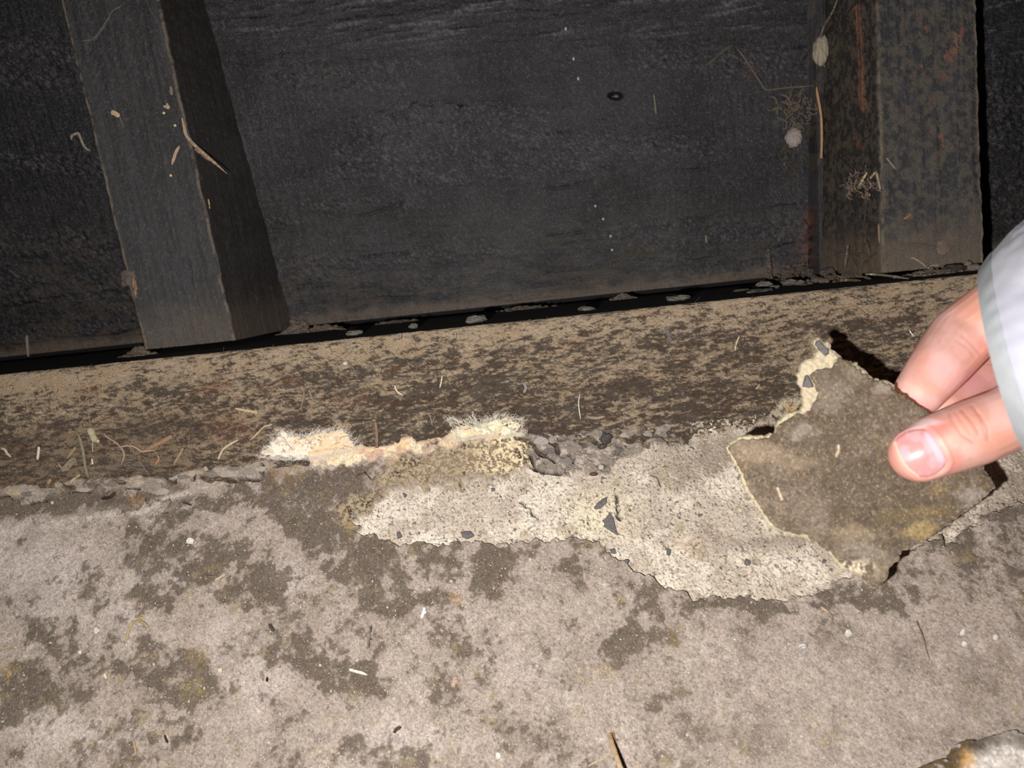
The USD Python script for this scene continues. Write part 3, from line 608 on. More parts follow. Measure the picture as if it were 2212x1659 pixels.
def slab(poly, y, thick, step=2.5, front=None, back=None, into=(0, 1, 0)):
    """A plate whose outline is a pixel polygon seen at world depth y(px,py); returns a closed mesh. front(px,py) -> metres towards the viewer."""
    pg = one(poly)
    x0, y0, x1, y1 = pg.bounds
    gx, gy = np.arange(x0 - step, x1 + 2 * step, step), np.arange(y0 - step, y1 + 2 * step, step)
    X, Y = np.meshgrid(gx, gy, indexing='ij')
    sd = sdf(X, Y, list(pg.exterior.coords)[:-1], 30)
    idx = -np.ones(X.shape, int)
    ok = sd > -step * .72
    cell = ok[:-1, :-1] & ok[1:, :-1] & ok[:-1, 1:] & ok[1:, 1:]
    lone = np.zeros_like(ok); 
    for a, b in ((0, 0), (1, 0), (0, 1), (1, 1)): lone[a:lone.shape[0] - 1 + a, b:lone.shape[1] - 1 + b] |= cell
    idx[lone] = np.arange(lone.sum())
    px, py, s = X[lone], Y[lone], sd[lone]
    ring = pg.exterior
    for k in np.nonzero(s < step * .55)[0]:
        q = ring.interpolate(ring.project(Point(px[k], py[k]))); px[k], py[k] = q.x, q.y
    yy = y(px, py) if callable(y) else np.full(px.shape, float(y))
    rim = np.clip(s, 0, 12)
    F = front(px, py, rim) if front else np.zeros_like(px)
    Bk = back(px, py, rim) if back else np.zeros_like(px)
    A = EYE + ray(px, py) * (yy - F)[:, None]
    n = len(px)
    Bp = EYE + ray(px, py) * (yy - F)[:, None] + np.array(into, float) * (thick + F + Bk)[:, None]
    i, j = np.nonzero(cell)
    q = np.stack([idx[i, j], idx[i + 1, j], idx[i + 1, j + 1], idx[i, j + 1]], 1)
    t = np.vstack([q[:, [0, 1, 2]], q[:, [0, 2, 3]]])
    e = np.vstack([t[:, [0, 1]], t[:, [1, 2]], t[:, [2, 0]]])
    key = {}
    es = np.sort(e, 1); _, inv, cnt = np.unique(es, axis=0, return_inverse=True, return_counts=True)
    be = e[cnt[inv.ravel()] == 1]
    sides = np.vstack([np.stack([be[:, 1], be[:, 0], be[:, 0] + n], 1), np.stack([be[:, 1], be[:, 0] + n, be[:, 1] + n], 1)])
    m = trimesh.Trimesh(np.vstack([A, Bp]), np.vstack([t, t[:, ::-1] + n, sides]), process=False)
    if m.volume < 0: m.invert()
    f = np.array(m.faces); k = len(t) * 2; f[k:] += 2 * n                 # the rim has vertices of its own, so that its edges stay sharp
    return trimesh.Trimesh(np.vstack([m.vertices, m.vertices]), f, process=False), np.tile(px, 4), np.tile(py, 4), n
# ------------------------------------------------------------------ the held flake of concrete
def yd(depth):                                    # world y of points at a given depth along the view axis
    return lambda px, py: (FW[1] + (px - CX) / FPX * RT[1] - (py - CY) / FPX * UP[1]) * (depth(px, py) if callable(depth) else depth)

FLAKE = [(1765, 731), (1774, 733), (1778, 739), (1790, 739), (1794, 745), (1792, 753), (1812, 767), (1822, 775), (1837, 781), (1847, 787), (1851, 781), (1853, 789), (1867, 796), (1877, 810), (1890, 820), (1896, 818), (1904, 824), (1918, 823), (1930, 830), (1934, 842), (1950, 853), (1973, 867), (1993, 881), (2030, 905), (2090, 950), (2126, 1000),
         (2126, 1014), (2142, 1032), (2151, 1051), (2137, 1065), (2115, 1085), (2070, 1115), (2048, 1132), (2023, 1151), (2001, 1165), (1974, 1181), (1949, 1190), (1943, 1201), (1946, 1209), (1929, 1217), (1921, 1228), (1915, 1251), (1896, 1267), (1885, 1273), (1871, 1259), (1860, 1245), (1838, 1237), (1819, 1231), (1802, 1212), (1791, 1198), (1766, 1179),
         (1744, 1163), (1705, 1156), (1669, 1144), (1655, 1129), (1641, 1104), (1628, 1084), (1611, 1057), (1603, 1037), (1599, 1025), (1586, 999), (1570, 971), (1566, 968), (1578, 958), (1595, 944), (1621, 941), (1658, 942), (1666, 936), (1676, 940), (1678, 920), (1682, 912), (1698, 895), (1719, 891), (1729, 887), (1739, 875), (1735, 869), (1732, 851), (1735, 842),
         (1723, 832), (1725, 816), (1717, 810), (1729, 806), (1731, 787), (1743, 776), (1759, 775), (1765, 761), (1767, 755), (1758, 745), (1761, 737)]
FACE_CUT = [(1700, 700), (1835, 700), (1822, 770), (1812, 779), (1800, 796), (1763, 800), (1753, 814), (1759, 830), (1769, 851), (1761, 869), (1755, 883), (1739, 897), (1723, 893), (1690, 905), (1640, 850)]
def ragged(poly, amp, seed, step=3.0, freq=.12):
    r = one(poly).exterior; n = int(r.length / step)
    P = np.array([r.interpolate(k * step).coords[0] for k in range(n)])
    return [tuple(q) for q in P + amp * np.stack([fb(P[:, 0] * freq, P[:, 1] * freq, 4, seed, .65) - .5, fb(P[:, 0] * freq, P[:, 1] * freq, 4, seed + 1, .65) - .5], 1) * 2]
D_FL = .2150
def fl_d(px, py): return D_FL + .0000035 * (px - 1850) + .0012 * (fb(px / 90, py / 90, 3, 500) - .5)
flx, flp = xf('concrete_flake'); tag(flx, 'thin brown flake of broken concrete with cream edges, held between thumb and finger', 'concrete flake')
core, cpx, cpy, cn = slab(ragged(FLAKE, 3.5, 510), yd(fl_d), .0042, 2.4, front=lambda x, y, r: -.0006 + .0011 * (fb(x / 7, y / 7, 4, 511, .6) - .5) + .0007 * (fb(x / 30, y / 30, 2, 512) - .5) - .0008 * ss(5, 0, r),
                         back=lambda x, y, r: .0016 * fb(x / 16, y / 16, 4, 513) - .0022 * ss(9, 0, r))
obj('broken_core', core, M_CORE, flp, smooth=45)
from shapely.geometry import LineString
crust_poly = one(ragged(FLAKE, 3.5, 510)).buffer(-1.6)
for q, wd in (([(1566, 968), (1599, 1025), (1611, 1057), (1641, 1104), (1669, 1144), (1705, 1156), (1744, 1163)], 6), ([(1791, 1198), (1819, 1231), (1838, 1237), (1860, 1246)], 7), ([(1566, 968), (1578, 958), (1600, 945), (1660, 943), (1680, 915), (1720, 890)], 6), ([(1837, 781), (1877, 810), (1930, 832)], 3.5)):
    crust_poly = crust_poly.difference(LineString(q).buffer(wd))
crust_poly = one(ragged(list(one(list(max(getattr(crust_poly, 'geoms', [crust_poly]), key=lambda g: g.area).exterior.coords)[:-1]).exterior.coords)[:-1], 4.0, 520, 2.5, .2)).difference(one(ragged(FACE_CUT, 5, 521)))
crust_poly = max(getattr(crust_poly, 'geoms', [crust_poly]), key=lambda g: g.area)
crust, kx, ky, kn = slab(list(crust_poly.exterior.coords)[:-1], yd(lambda x, y: fl_d(x, y) - .0013), .0018, 2.0,
                         front=lambda x, y, r: .0009 * (fb(x / 34, y / 34, 4, 522) - .5) + .0005 * (fb(x / 4, y / 4, 4, 523, .65) - .5) - .0005 * ss(5, 0, r))
f1, f2, f3 = fb(kx / 70, ky / 70, 5, 530, .6), fb(kx / 14, ky / 14, 5, 531, .65), fb(kx / 4.5, ky / 4.5, 4, 532, .7)
kc = mixc(np.broadcast_to(lin(97, 84, 70), kx.shape + (3,)).copy(), lin(124, 110, 96), ss(.42, .66, .6 * f1 + .4 * f2))
kc = mixc(kc, lin(78, 67, 55), ss(.50, .66, f2) * .6)
for x0, y0, rx, ry, cc, k in ((1735, 925, 34, 20, (142, 130, 118), .8), (1800, 850, 40, 34, (128, 116, 104), .7), (1650, 975, 70, 26, (140, 124, 104), .8), (1715, 1000, 50, 20, (134, 118, 98), .7), (1850, 800, 40, 22, (126, 114, 100), .6), (1905, 842, 26, 12, (144, 132, 120), .8),
                              (1850, 1150, 60, 26, (142, 126, 104), .8), (1990, 1148, 40, 22, (150, 130, 88), .85), (1870, 1195, 46, 24, (138, 126, 112), .8), (1905, 1235, 22, 24, (138, 124, 104), .7), (2105, 1075, 36, 26, (142, 132, 122), .9), (2030, 1060, 30, 12, (134, 114, 72), .6), (2010, 1100, 40, 14, (128, 108, 68), .5), (1950, 1110, 60, 14, (124, 106, 68), .4), (1600, 1010, 16, 26, (130, 112, 82), .5), (1745, 830, 10, 10, (150, 120, 80), .4)):
    d = np.sqrt(((kx + 60 * (f2 - .5) - x0) / rx) ** 2 + ((ky + 50 * (f1 - .5) - y0) / ry) ** 2)
    kc = mixc(kc, lin(*cc), (1 - ss(.4, 1.35, d)) * k)
kc = mixc(kc, lin(214, 198, 176), ss(.35, .6, f2 + .25 * np.exp(-((kx - 1845) / 34) ** 2 - ((ky - 1225) / 14) ** 2) - .12) * np.clip(np.exp(-((kx - 1840) / 50) ** 2 - ((ky - 1226) / 16) ** 2) * 1.4, 0, 1))
kc = mixc(kc, lin(140, 122, 86), ss(.60, .78, fb(kx / 5, ky / 5, 3, 533)) * .4)
kc = mixc(kc, lin(160, 148, 126), ss(.66, .80, f3) * .4)
for q in ([(1812, 963), (1811, 975), (1806, 985)], [(1680, 1055), (1684, 1066), (1689, 1078)]):
    kc = mixc(kc, lin(190, 174, 148), 1 - ss(1.5, 3.5, segdist(kx + 4 * (f3 - .5), ky, q)))
kc = 1.12 * kc * (1 + .9 * (f3 - .5))[:, None]
obj('weathered_face', crust, M_FLAKE, flp, smooth=40, col=kc)
def chip_poly(parent, poly, seed, depth, mt=M_STONE, thick=.0016, name='stone_chip'):
    m, *_ = slab(ragged(poly, 1.0, seed), yd(depth), thick, 1.6, front=lambda x, y, r: -.0005 * ss(3, 0, r) + .0005 * (fb(x / 7, y / 7, 3, seed) - .5))
    return obj(name, m, mt, parent, smooth=30)
for i, q in enumerate(([(1765, 737), (1772, 736), (1780, 746), (1790, 754), (1791, 765), (1784, 770), (1776, 764), (1768, 751), (1763, 745)], [(1741, 813), (1746, 811), (1755, 827), (1758, 836), (1746, 838), (1735, 836)], [(1797, 769), (1806, 766), (1812, 772), (1803, 783), (1797, 782)])):
    chip_poly(flp, q, 540 + i, D_FL - .0009, M_STONE if i < 2 else M_CORE)

# ------------------------------------------------------------------ dark slate chips set in the broken mortar of the floor
for i, q in enumerate(([(1315, 1105), (1321, 1112), (1327, 1120), (1332, 1144), (1335, 1156), (1322, 1150), (1304, 1138), (1306, 1131), (1300, 1124), (1310, 1117)], [(1312, 1072), (1311, 1086), (1303, 1094), (1296, 1099), (1289, 1101), (1282, 1097), (1290, 1086), (1300, 1078)], [(1317, 1186), (1329, 1184), (1330, 1194), (1320, 1196)],
                       [(1441, 1184), (1449, 1187), (1450, 1194), (1446, 1200), (1440, 1195)], [(1348, 1209), (1357, 1208), (1359, 1214), (1351, 1217)], [(1611, 1206), (1621, 1211), (1622, 1218), (1613, 1222), (1608, 1216)], [(856, 1150), (864, 1148), (868, 1158), (858, 1163)], [(869, 1064), (880, 1068), (874, 1076)], [(1778, 1208), (1786, 1210), (1782, 1217), (1776, 1214)],
                       [(1060, 1055), (1068, 1053), (1070, 1059), (1062, 1061)], [(996, 1148), (1016, 1146), (1024, 1156), (1010, 1164), (998, 1160)])):
    c0 = np.mean(q, 0); d0 = depth_at(*c0)
    n0 = np.array([0, -.72, .69]); p_c = atd(c0[0], c0[1], d0 - .0002)
    def ydep(px, py, p_c=p_c, n0=n0):
        r = ray(px, py); return ((p_c - EYE) @ n0) / (r @ n0)
    m, *_ = slab(ragged(q, .8, 560 + i), ydep, .0014, 1.5, into=(0, .72, -.69), front=lambda x, y, r: .0003 - .0004 * ss(2.5, 0, r) + .0004 * (fb(x / 6, y / 6, 3, 570 + i) - .5))
    obj('aggregate_stone', m, M_STONE, fpath, smooth=30)

# ------------------------------------------------------------------ person: hand and sleeve
def sph(px, py, d, rpx): return (atd(px, py, d), rpx * d / FPX)
def hull(*js):
    P = []
    for c0, r in js:
        s0 = trimesh.creation.icosphere(2, r); P.append(np.array(s0.vertices) + c0)
    return m3.Manifold.hull_points(np.vstack(P).astype(np.float32))
DT = .2064
TH = [sph(1983, 982, DT, 59), sph(2030, 961, DT - .0004, 67), sph(2098, 936, DT, 71), sph(2168, 908, DT, 68), sph(2275, 868, .209, 84), sph(2400, 815, .219, 104)]
IX = [sph(1986, 846, .2278, 51), sph(2024, 797, .2300, 59), sph(2078, 728, .2365, 67), sph(2216, 626, .229, 72)]
MD = [sph(2040, 893, .232, 49), sph(2086, 848, .2435, 57), sph(2152, 785, .2555, 63), sph(2262, 680, .241, 80)]
RG = [sph(2112, 912, .237, 47), sph(2152, 885, .2500, 54), sph(2218, 835, .2600, 60), sph(2312, 758, .249, 77)]
LT = [sph(2172, 905, .240, 42), sph(2212, 893, .2510, 47), sph(2272, 862, .2610, 53), sph(2352, 825, .254, 68)]
W1, W2 = sph(2500, 690, .226, 96), sph(2500, 800, .244, 96)
F1, F2 = sph(2950, 560, .200, 135), sph(2950, 690, .214, 135)
body = m3.Manifold()
for ch in (TH, IX, MD, RG, LT):
    for a, b in zip(ch[:-1], ch[1:]): body = body + hull(a, b)
body = body + hull(IX[-1], MD[-1], RG[-1], LT[-1], W1, W2) + hull(TH[-1], W1, W2, MD[-1]) + hull(TH[-2], TH[-1], IX[-1]) + hull(W1, W2, F1, F2)
body = body.refine_to_length(.0011)
mm = body.to_mesh(); hm = trimesh.Trimesh(mm.vert_properties[:, :3], mm.tri_verts, process=True)
trimesh.smoothing.filter_taubin(hm, lamb=.5, nu=.52, iterations=26)
hx, hy, hw = project(hm.vertices)
fc = hm.faces; cx_, cy_ = hx[fc].mean(1), hy[fc].mean(1)
sel = np.nonzero((cx_ > 1900) & (cx_ < 2230) & (cy_ > 580) & (cy_ < 1070) & (hw[fc].mean(1) < .240))[0]
v2, f2_ = trimesh.remesh.subdivide(np.array(hm.vertices), np.array(hm.faces), sel)
hm = trimesh.Trimesh(v2, f2_, process=True)
trimesh.smoothing.filter_taubin(hm, lamb=.5, nu=.52, iterations=4)
V = np.array(hm.vertices); N = np.array(hm.vertex_normals)
hx, hy, hw = project(V)
thumb = (hw < .2125)
fr = np.clip(N @ -FW, 0, 1)
dz = np.zeros(len(V))
for q, wd, dp in (([(2050, 893), (2058, 915), (2076, 940), (2100, 956)], 3.0, .00022), ([(2098, 876), (2119, 900), (2131, 925), (2133, 950)], 3.2, .00024), ([(2075, 885), (2096, 910), (2112, 938)], 2.6, .00022), ([(2062, 888), (2078, 912), (2096, 938)], 2.4, .0002), ([(2110, 890), (2122, 915), (2125, 935)], 2.4, .0002)):
    d = segdist(hx, hy, q); dz -= np.where(thumb, dp * np.exp(-(d / wd) ** 2), 0)
for q in ([(2068, 735), (2088, 748), (2106, 768)], [(2080, 725), (2100, 742), (2118, 764)]):
    d = segdist(hx, hy, q); dz -= np.where((hw < .236), .00014 * np.exp(-(d / 4) ** 2), 0)
dd = np.sqrt(((hx - 2092) / 46) ** 2 + ((hy - 918) / 36) ** 2); dz += np.where(thumb, .0007 * np.exp(-dd ** 2), 0) * fr
NAIL = [(1931, 955), (1940, 944), (1955, 934), (1975, 928), (1998, 926), (2010, 936), (2024, 954), (2038, 977), (2046, 998), (2040, 1010), (2022, 1024), (2002, 1031), (1982, 1030), (1962, 1016), (1946, 996), (1936, 974)]
nd_ = sdf(hx, hy, NAIL, 60)
inn = ss(-7, 4, nd_) * thumb * (fr > 0)
dz -= .00075 * inn
dz += .00035 * np.exp(-((nd_ + 9) / 5.5) ** 2) * thumb * fr * ss(1940, 1985, hx)      # the nail fold
V = V + N * dz[:, None]
sk = np.broadcast_to(lin(214, 148, 120), (len(V), 3)).copy()
sn = fb(hx / 40, hy / 40, 4, 600)
sk = mixc(sk, lin(226, 160, 134), ss(.4, .65, sn) * .7)
for x0, y0, rx, ry, cc, k in ((2025, 925, 36, 26, (208, 112, 92), .8), (2058, 1000, 26, 34, (210, 120, 98), .7), (2090, 900, 50, 40, (206, 128, 98), .6), (1940, 985, 34, 50, (204, 118, 92), .7), (1985, 1030, 50, 18, (206, 124, 98), .6), (2160, 960, 60, 40, (212, 134, 100), .6), (2105, 650, 60, 60, (200, 124, 88), .6), (1990, 800, 30, 60, (206, 132, 100), .55), (2035, 790, 40, 40, (228, 158, 138), .7), (1985, 870, 50, 20, (222, 146, 132), .6), (2110, 825, 60, 30, (224, 150, 134), .7), (2000, 912, 40, 10, (236, 190, 172), .6)):
    d = np.sqrt(((hx - x0) / rx) ** 2 + ((hy - y0) / ry) ** 2); sk = mixc(sk, lin(*cc), (1 - ss(.3, 1.3, d)) * k)
for q in ([(2050, 893), (2058, 915), (2076, 940), (2100, 956)], [(2098, 876), (2119, 900), (2131, 925), (2133, 950)], [(2075, 885), (2096, 910), (2112, 938)]):
    sk = mixc(sk, lin(176, 104, 78), np.where(thumb, np.exp(-(segdist(hx, hy, q) / 3.0) ** 2) * .45, 0))
sk = np.minimum(sk * np.array([1.26, 1.52, 1.95]), .92)
M_SKIN = mat('skin', {'a': ('attribute', {'attribute': 'albedo'}), 'g': ('geometry', {}), 'nb': ('noise_texture', {'scale': 1500.0, 'detail': 4.0, 'roughness': .6}), 'b': ('bump', {'strength': .25, 'distance': .0003}),
                      'p': ('principled_bsdf', {'roughness': .5, 'specular_ior_level': .4, 'subsurface_weight': .25, 'subsurface_scale': .0018, 'subsurface_radius': (1.0, .35, .2)})},
             [('a.color', 'p.base_color'), ('g.position', 'nb.vector'), ('nb.fac', 'b.height'), ('b.normal', 'p.normal')])
prx, prp = xf('person'); tag(prx, 'person in a white sleeve reaching in from the right, pinching the concrete flake', 'person')
obj('hand', (V, np.array(hm.faces)), M_SKIN, prp, smooth=True, col=sk)
# thumbnail: a smooth curved plate fitted to the thumb's surface
k = thumb & (fr > .1) & (nd_ > -4)
ax, ay = (hx[k] - 1988) / 50, (hy[k] - 978) / 50
A_ = np.stack([np.ones_like(ax), ax, ay, ax * ax, ax * ay, ay * ay], 1)
co, *_ = np.linalg.lstsq(A_, project(V[k])[2], rcond=None)
def nail_d(px, py):
    a, b = (px - 1988) / 50, (py - 978) / 50
    return co[0] + co[1] * a + co[2] * b + co[3] * a * a + co[4] * a * b + co[5] * b * b - .00042
nm, nx, ny, nn = slab(NAIL, yd(nail_d), .0006, 1.6, front=lambda x, y, r: -.00035 * ss(4, 0, r))
t_ax = ((nx - 2026) * -.94 + (ny - 965) * .34)      # along the nail towards its tip, from the cuticle
cuticle = segdist(nx, ny, [(1998, 926), (2010, 936), (2024, 954), (2038, 977), (2046, 998)])
free = segdist(nx, ny, [(1931, 955), (1936, 974), (1946, 996), (1962, 1016), (1982, 1030)])
nc = np.broadcast_to(lin(226, 140, 132), (len(nx), 3)).copy()
nc = mixc(nc, lin(236, 160, 156), ss(.4, .65, fb(nx / 30, ny / 30, 3, 620)))
nc = mixc(nc, lin(240, 196, 200), (1 - ss(4, 16, segdist(nx, ny, [(2006, 940), (2022, 966), (2036, 990)]))) * .6)
nc = mixc(nc, lin(238, 206, 170), (1 - ss(3, 5.5, free)) * .9)
nc = np.minimum(nc * np.array([1.06, 1.2, 1.3]), .92)
M_NAIL = mat('nail', {'a': ('attribute', {'attribute': 'albedo'}), 'p': ('principled_bsdf', {'roughness': .32, 'specular_ior_level': .5, 'subsurface_weight': .15, 'subsurface_scale': .001})}, [('a.color', 'p.base_color')])
tag(obj('thumbnail', nm, M_NAIL, prp, smooth=60, col=nc), 'short pink thumbnail with a pale half-moon')
# sleeve
T_, B_, N_ = atd(2125, 580, .217), atd(2240, 992, .207), atd(2147, 800, .172)
C_ = (T_ + B_) / 2; ea, eb = T_ - C_, N_ - C_
ax_d = RT * .92 + UP * .30 - FW * .10; ax_d /= np.linalg.norm(ax_d)
def sleeve_surf(th, s, off):
    k = 1 + .62 * (1 - np.exp(-np.maximum(s, 0) / .022)) + .03 * np.maximum(s - .03, 0) / .03
    wr = .0036 * (fb(3 * np.cos(th) + 9 + s * 60, 3 * np.sin(th) + 9 + s * 34, 4, 640, .55) - .5) * ss(.003, .016, s) + .00012 * np.sin(th * 34 + 3 * np.sin(th * 5)) * np.exp(-np.maximum(s - .004, 0) / .004) * ss(.0, .004, s)
    P = C_ + ax_d * (s * 1.0)[..., None] + (ea * np.cos(th)[..., None] + eb * np.sin(th)[..., None]) * k[..., None]
    rad = P - C_ - ax_d * s[..., None]; rad /= np.linalg.norm(rad, axis=-1, keepdims=True)
    return P + rad * (wr * 1.8 + off)[..., None]
def sleeve_mesh(s0, s1, ns, off, thick):
    th, s = np.meshgrid(np.linspace(0, 2 * np.pi, 241), np.concatenate([np.linspace(s0, s1, ns)]), indexing='ij')
    o = sleeve_surf(th, s, np.full(th.shape, off)); i = sleeve_surf(th, s[:, ::-1], np.full(th.shape, off - thick))
    P = np.concatenate([o, i, o[:, :1]], 1)
    m = trimesh.Trimesh(P.reshape(-1, 3), trimesh.Trimesh(P.reshape(-1, 3), np.vstack([grid_faces(*P.shape[:2])[:, [0, 1, 2]], grid_faces(*P.shape[:2])[:, [0, 2, 3]]]), process=False).faces, process=False)
    return fix(m)
M_CLOTH = mat('white_cloth', {'g': ('geometry', {}), 'w': ('wave_texture', {'scale': 900.0, 'distortion': 1.5, 'bands_direction': 'diagonal'}), 'n': ('noise_texture', {'scale': 700.0, 'detail': 4.0}), 'm': ('mix_float', {'fac': .5}), 'b': ('bump', {'strength': .3, 'distance': .0003}),
                             'p': ('principled_bsdf', {'base_color': lin(182, 182, 193), 'roughness': .7, 'specular_ior_level': .3, 'sheen_weight': .2})}, [('g.position', 'w.vector'), ('g.position', 'n.vector'), ('w.fac', 'm.a'), ('n.fac', 'm.b'), ('m.result', 'b.height'), ('b.normal', 'p.normal')])
M_HEM = plain_mat('hem_cloth', lin(176, 180, 183), rough=.85, var=.12, nscale=2600, bump=.6, bdist=.0003)
obj('sleeve', sleeve_mesh(.0035, .11, 110, 0, .0009), M_CLOTH, prp, smooth=True)
tag(obj('sleeve_hem', sleeve_mesh(0, .0048, 10, .0004, .0016), M_HEM, prp, smooth=40), 'stitched hem of the white sleeve')

# ------------------------------------------------------------------ chunk in the lower right corner
CH = [(1992, 1662), (1998, 1653), (2015, 1646), (2032, 1640), (2055, 1645), (2064, 1622), (2071, 1606), (2085, 1600), (2100, 1598), (2118, 1600), (2136, 1590), (2150, 1588), (2165, 1584), (2180, 1580), (2196, 1578), (2212, 1588), (2260, 1600), (2330, 1660), (2340, 1760), (2200, 1800), (2040, 1760)]
d_ch = depth_at(2150, 1640)
def ch_front(x, y, r):
    return .006 * ss(0, 40, 12 * 0 + np.maximum(sdf(x, y, CH, 80), 0)) + .0015 * (fb(x / 22, y / 22, 4, 660, .6) - .5) + .0008 * (fb(x / 5, y / 5, 3, 661) - .5)
n_f = np.array([0, -.72, .69]); p_ch = atd(2150, 1640, d_ch - .004)
chm, qx_, qy_, qn = slab(ragged(CH, 4.5, 662), lambda px, py: ((p_ch - EYE) @ n_f) / (ray(px, py) @ n_f), .006, 3.0, front=ch_front, into=(0, .72, -.69))
g1_, g2_ = fb(qx_ / 16, qy_ / 16, 4, 663, .6), fb(qx_ / 5, qy_ / 5, 3, 664)
cc = mixc(np.broadcast_to(lin(196, 188, 178), qx_.shape + (3,)).copy(), lin(222, 214, 204), ss(.45, .6, g1_))
cc = mixc(cc, lin(150, 140, 130), ss(.62, .74, g2_) * .6)
edge = sdf(qx_ + 24 * (g1_ - .5), qy_ + 24 * (g2_ - .5), CH, 80)
yb = (1 - ss(2085, 2120, qx_ + 30 * (g1_ - .5)))
cc = mixc(cc, lin(206, 158, 84), yb * ss(.35, .55, g1_ + .1) * .9)
cc = mixc(cc, lin(84, 72, 56), ss(34, 8, edge) * (.92 - .35 * ss(2120, 2180, qx_)) * ss(.30, .5, g1_ + .12))
tag(obj('concrete_chunk', chm, attr_mat('chunk', nscale=1600, var=.22, rough=.9, bump=.7, bdist=.0005), smooth=50, col=cc), 'broken pale and yellow lump of concrete in the bottom right corner', 'concrete lump')

# ------------------------------------------------------------------ mould growing out of the joint on to the sill
def mould(poly, seed, ca, cb, label, nf, cen, thick=.0009):
    x, p = xf('mould_patch'); tag(x, label, 'mould')
    dep = lambda px, py: np.array([depth_at(a, b) for a, b in zip(np.ravel(px), np.ravel(py))]) + .0002
    m, ux, uy, n = slab(ragged(poly, 9, seed, 2.0, .16), yd(lambda px, py: dep(px, py) + .0002), .001, 2.0, front=lambda a, b, r: thick * ss(0, 9, r) * (.5 + fb(a / 8, b / 8, 4, seed + 1, .6)) - .0002)
    f = fb(ux / 26, uy / 18, 4, seed + 2, .6)
    c0 = mixc(np.broadcast_to(lin(*ca), ux.shape + (3,)).copy(), lin(*cb), ss(.42, .58, f + (ux - cen[0]) * cen[2]))
    c0 = mixc(c0, lin(*[v * .78 for v in cb]), ss(.58, .7, fb(ux / 7, uy / 7, 4, seed + 3, .65)) * .7)
    obj('mould_mat', m, attr_mat('mould_%d' % seed, nscale=2600, var=.14, rough=.95, spec=.1, bump=.7, bdist=.0004), p, smooth=60, col=c0)
    rng = np.random.default_rng(seed); L, W = [], []
    ring = one(poly).exterior
    for _ in range(nf):
        q = ring.interpolate(rng.random() * ring.length); f_ = 1 - .35 * rng.random() ** 1.5; q = Point(cen[0] + (q.x - cen[0]) * f_, cen[1] + (q.y - cen[1]) * f_ + 6 * (1 - f_))
        ox, oy = q.x - cen[0], q.y - cen[1] - 30; a = math.atan2(oy, ox) + rng.normal(0, .4); l = rng.gamma(2.0, 3.4) + 2
        if oy > 18: continue
        pts = [(q.x - 3 * math.cos(a) + t * l * math.cos(a + .5 * rng.normal() * t), q.y - 3 * math.sin(a) + t * l * math.sin(a + .5 * rng.normal() * t)) for t in np.linspace(0, 1, 5)]
        d0 = depth_at(*pts[2]); L.append(np.array([atd(u_, v_, d0 - .0001 - .0006 * rng.random()) for u_, v_ in pts])); W.append(np.linspace(.00016, .00004, 5))
    c = curves('mould_fringe', L, W, M_of(ca), p); tag(c, kind='stuff')
mould([(555, 988), (570, 968), (588, 950), (600, 938), (594, 926), (606, 928), (625, 934), (645, 938), (660, 940), (680, 931), (705, 927), (730, 922), (745, 928), (757, 936), (770, 950), (781, 964), (760, 976), (720, 985), (690, 992), (662, 994), (600, 993)], 700, (246, 232, 214), (238, 212, 176), 'broad cream fan of mould above the black hole in the joint', 1100, (660, 965, .0042))
mould([(958, 950), (972, 938), (976, 925), (964, 903), (975, 902), (985, 908), (998, 914), (1008, 905), (1018, 894), (1026, 902), (1022, 918), (1040, 915), (1050, 906), (1065, 899), (1080, 894), (1097, 897), (1114, 901), (1131, 906), (1128, 925), (1133, 938), (1100, 944), (1050, 944), (1000, 952)], 720, (238, 228, 202), (228, 212, 178), 'jagged yellowish white mould below the middle of the sill', 900, (1050, 930, .0004), .0006)
mould([(1668, 892), (1680, 880), (1690, 868), (1705, 862), (1720, 862), (1735, 868), (1745, 880), (1742, 895), (1700, 905)], 740, (222, 206, 166), (186, 160, 118), 'small yellow mould tuft at the joint, half behind the held flake', 420, (1705, 885, .0004), .0005)
# ------------------------------------------------------------------ litter lying on the concrete
TAN, STRAW, PALE, GREYB, RED, DARK = (196, 160, 112), (214, 184, 132), (232, 218, 188), (138, 120, 98), (168, 98, 66), (58, 44, 36)
strand('straw_stalk', 'thick cut straw stalk with a side shoot at the bottom edge', 'straw', [(1316, 1586), (1322, 1606), (1331, 1632), (1342, 1664), (1352, 1700)], 10, (204, 164, 112), lifts=[.002, .006, .009, .010], taper=(1, 1),
       extra=[('side_shoot', [(1321, 1618), (1314, 1628), (1305, 1637), (1289, 1645), (1270, 1655)], 4, (196, 172, 134)), ('cut_end', [(1312, 1588), (1324, 1584), (1328, 1597), (1336, 1599)], 4, (150, 104, 62))], seed=1)
strand('root_twig', 'bent ochre rootlet with an orange bud on the left concrete', 'twig', [(271, 1387), (275, 1374), (278, 1360), (285, 1346), (294, 1343), (303, 1343), (312, 1347), (319, 1355)], 6, (190, 160, 108), extra=[('bud', [(305, 1335)], 5, (214, 166, 70)), ('spur', [(303, 1342), (305, 1334)], 3, (190, 160, 108))], seed=2)
strand('stem', 'short brown-tipped stem just above the bent rootlet', 'stem', [(298, 1328), (304, 1318), (309, 1310), (311, 1300)], 3, (182, 142, 98), seed=3)
strand('straw_chip', 'white splinter of straw with a dark thin end, lower middle left', 'straw', [(755, 1446), (768, 1450), (780, 1453), (794, 1458)], 6, (238, 226, 200), seed=4, taper=(.9, .15))
strand('paint_flake', 'white star-shaped flake below the middle of the spalled patch', 'flake', [(917, 1312), (915, 1322), (910, 1335)], 7, (242, 236, 222), extra=[('flake_arm', [(921, 1322), (914, 1325)], 5, (242, 236, 222))], seed=5)
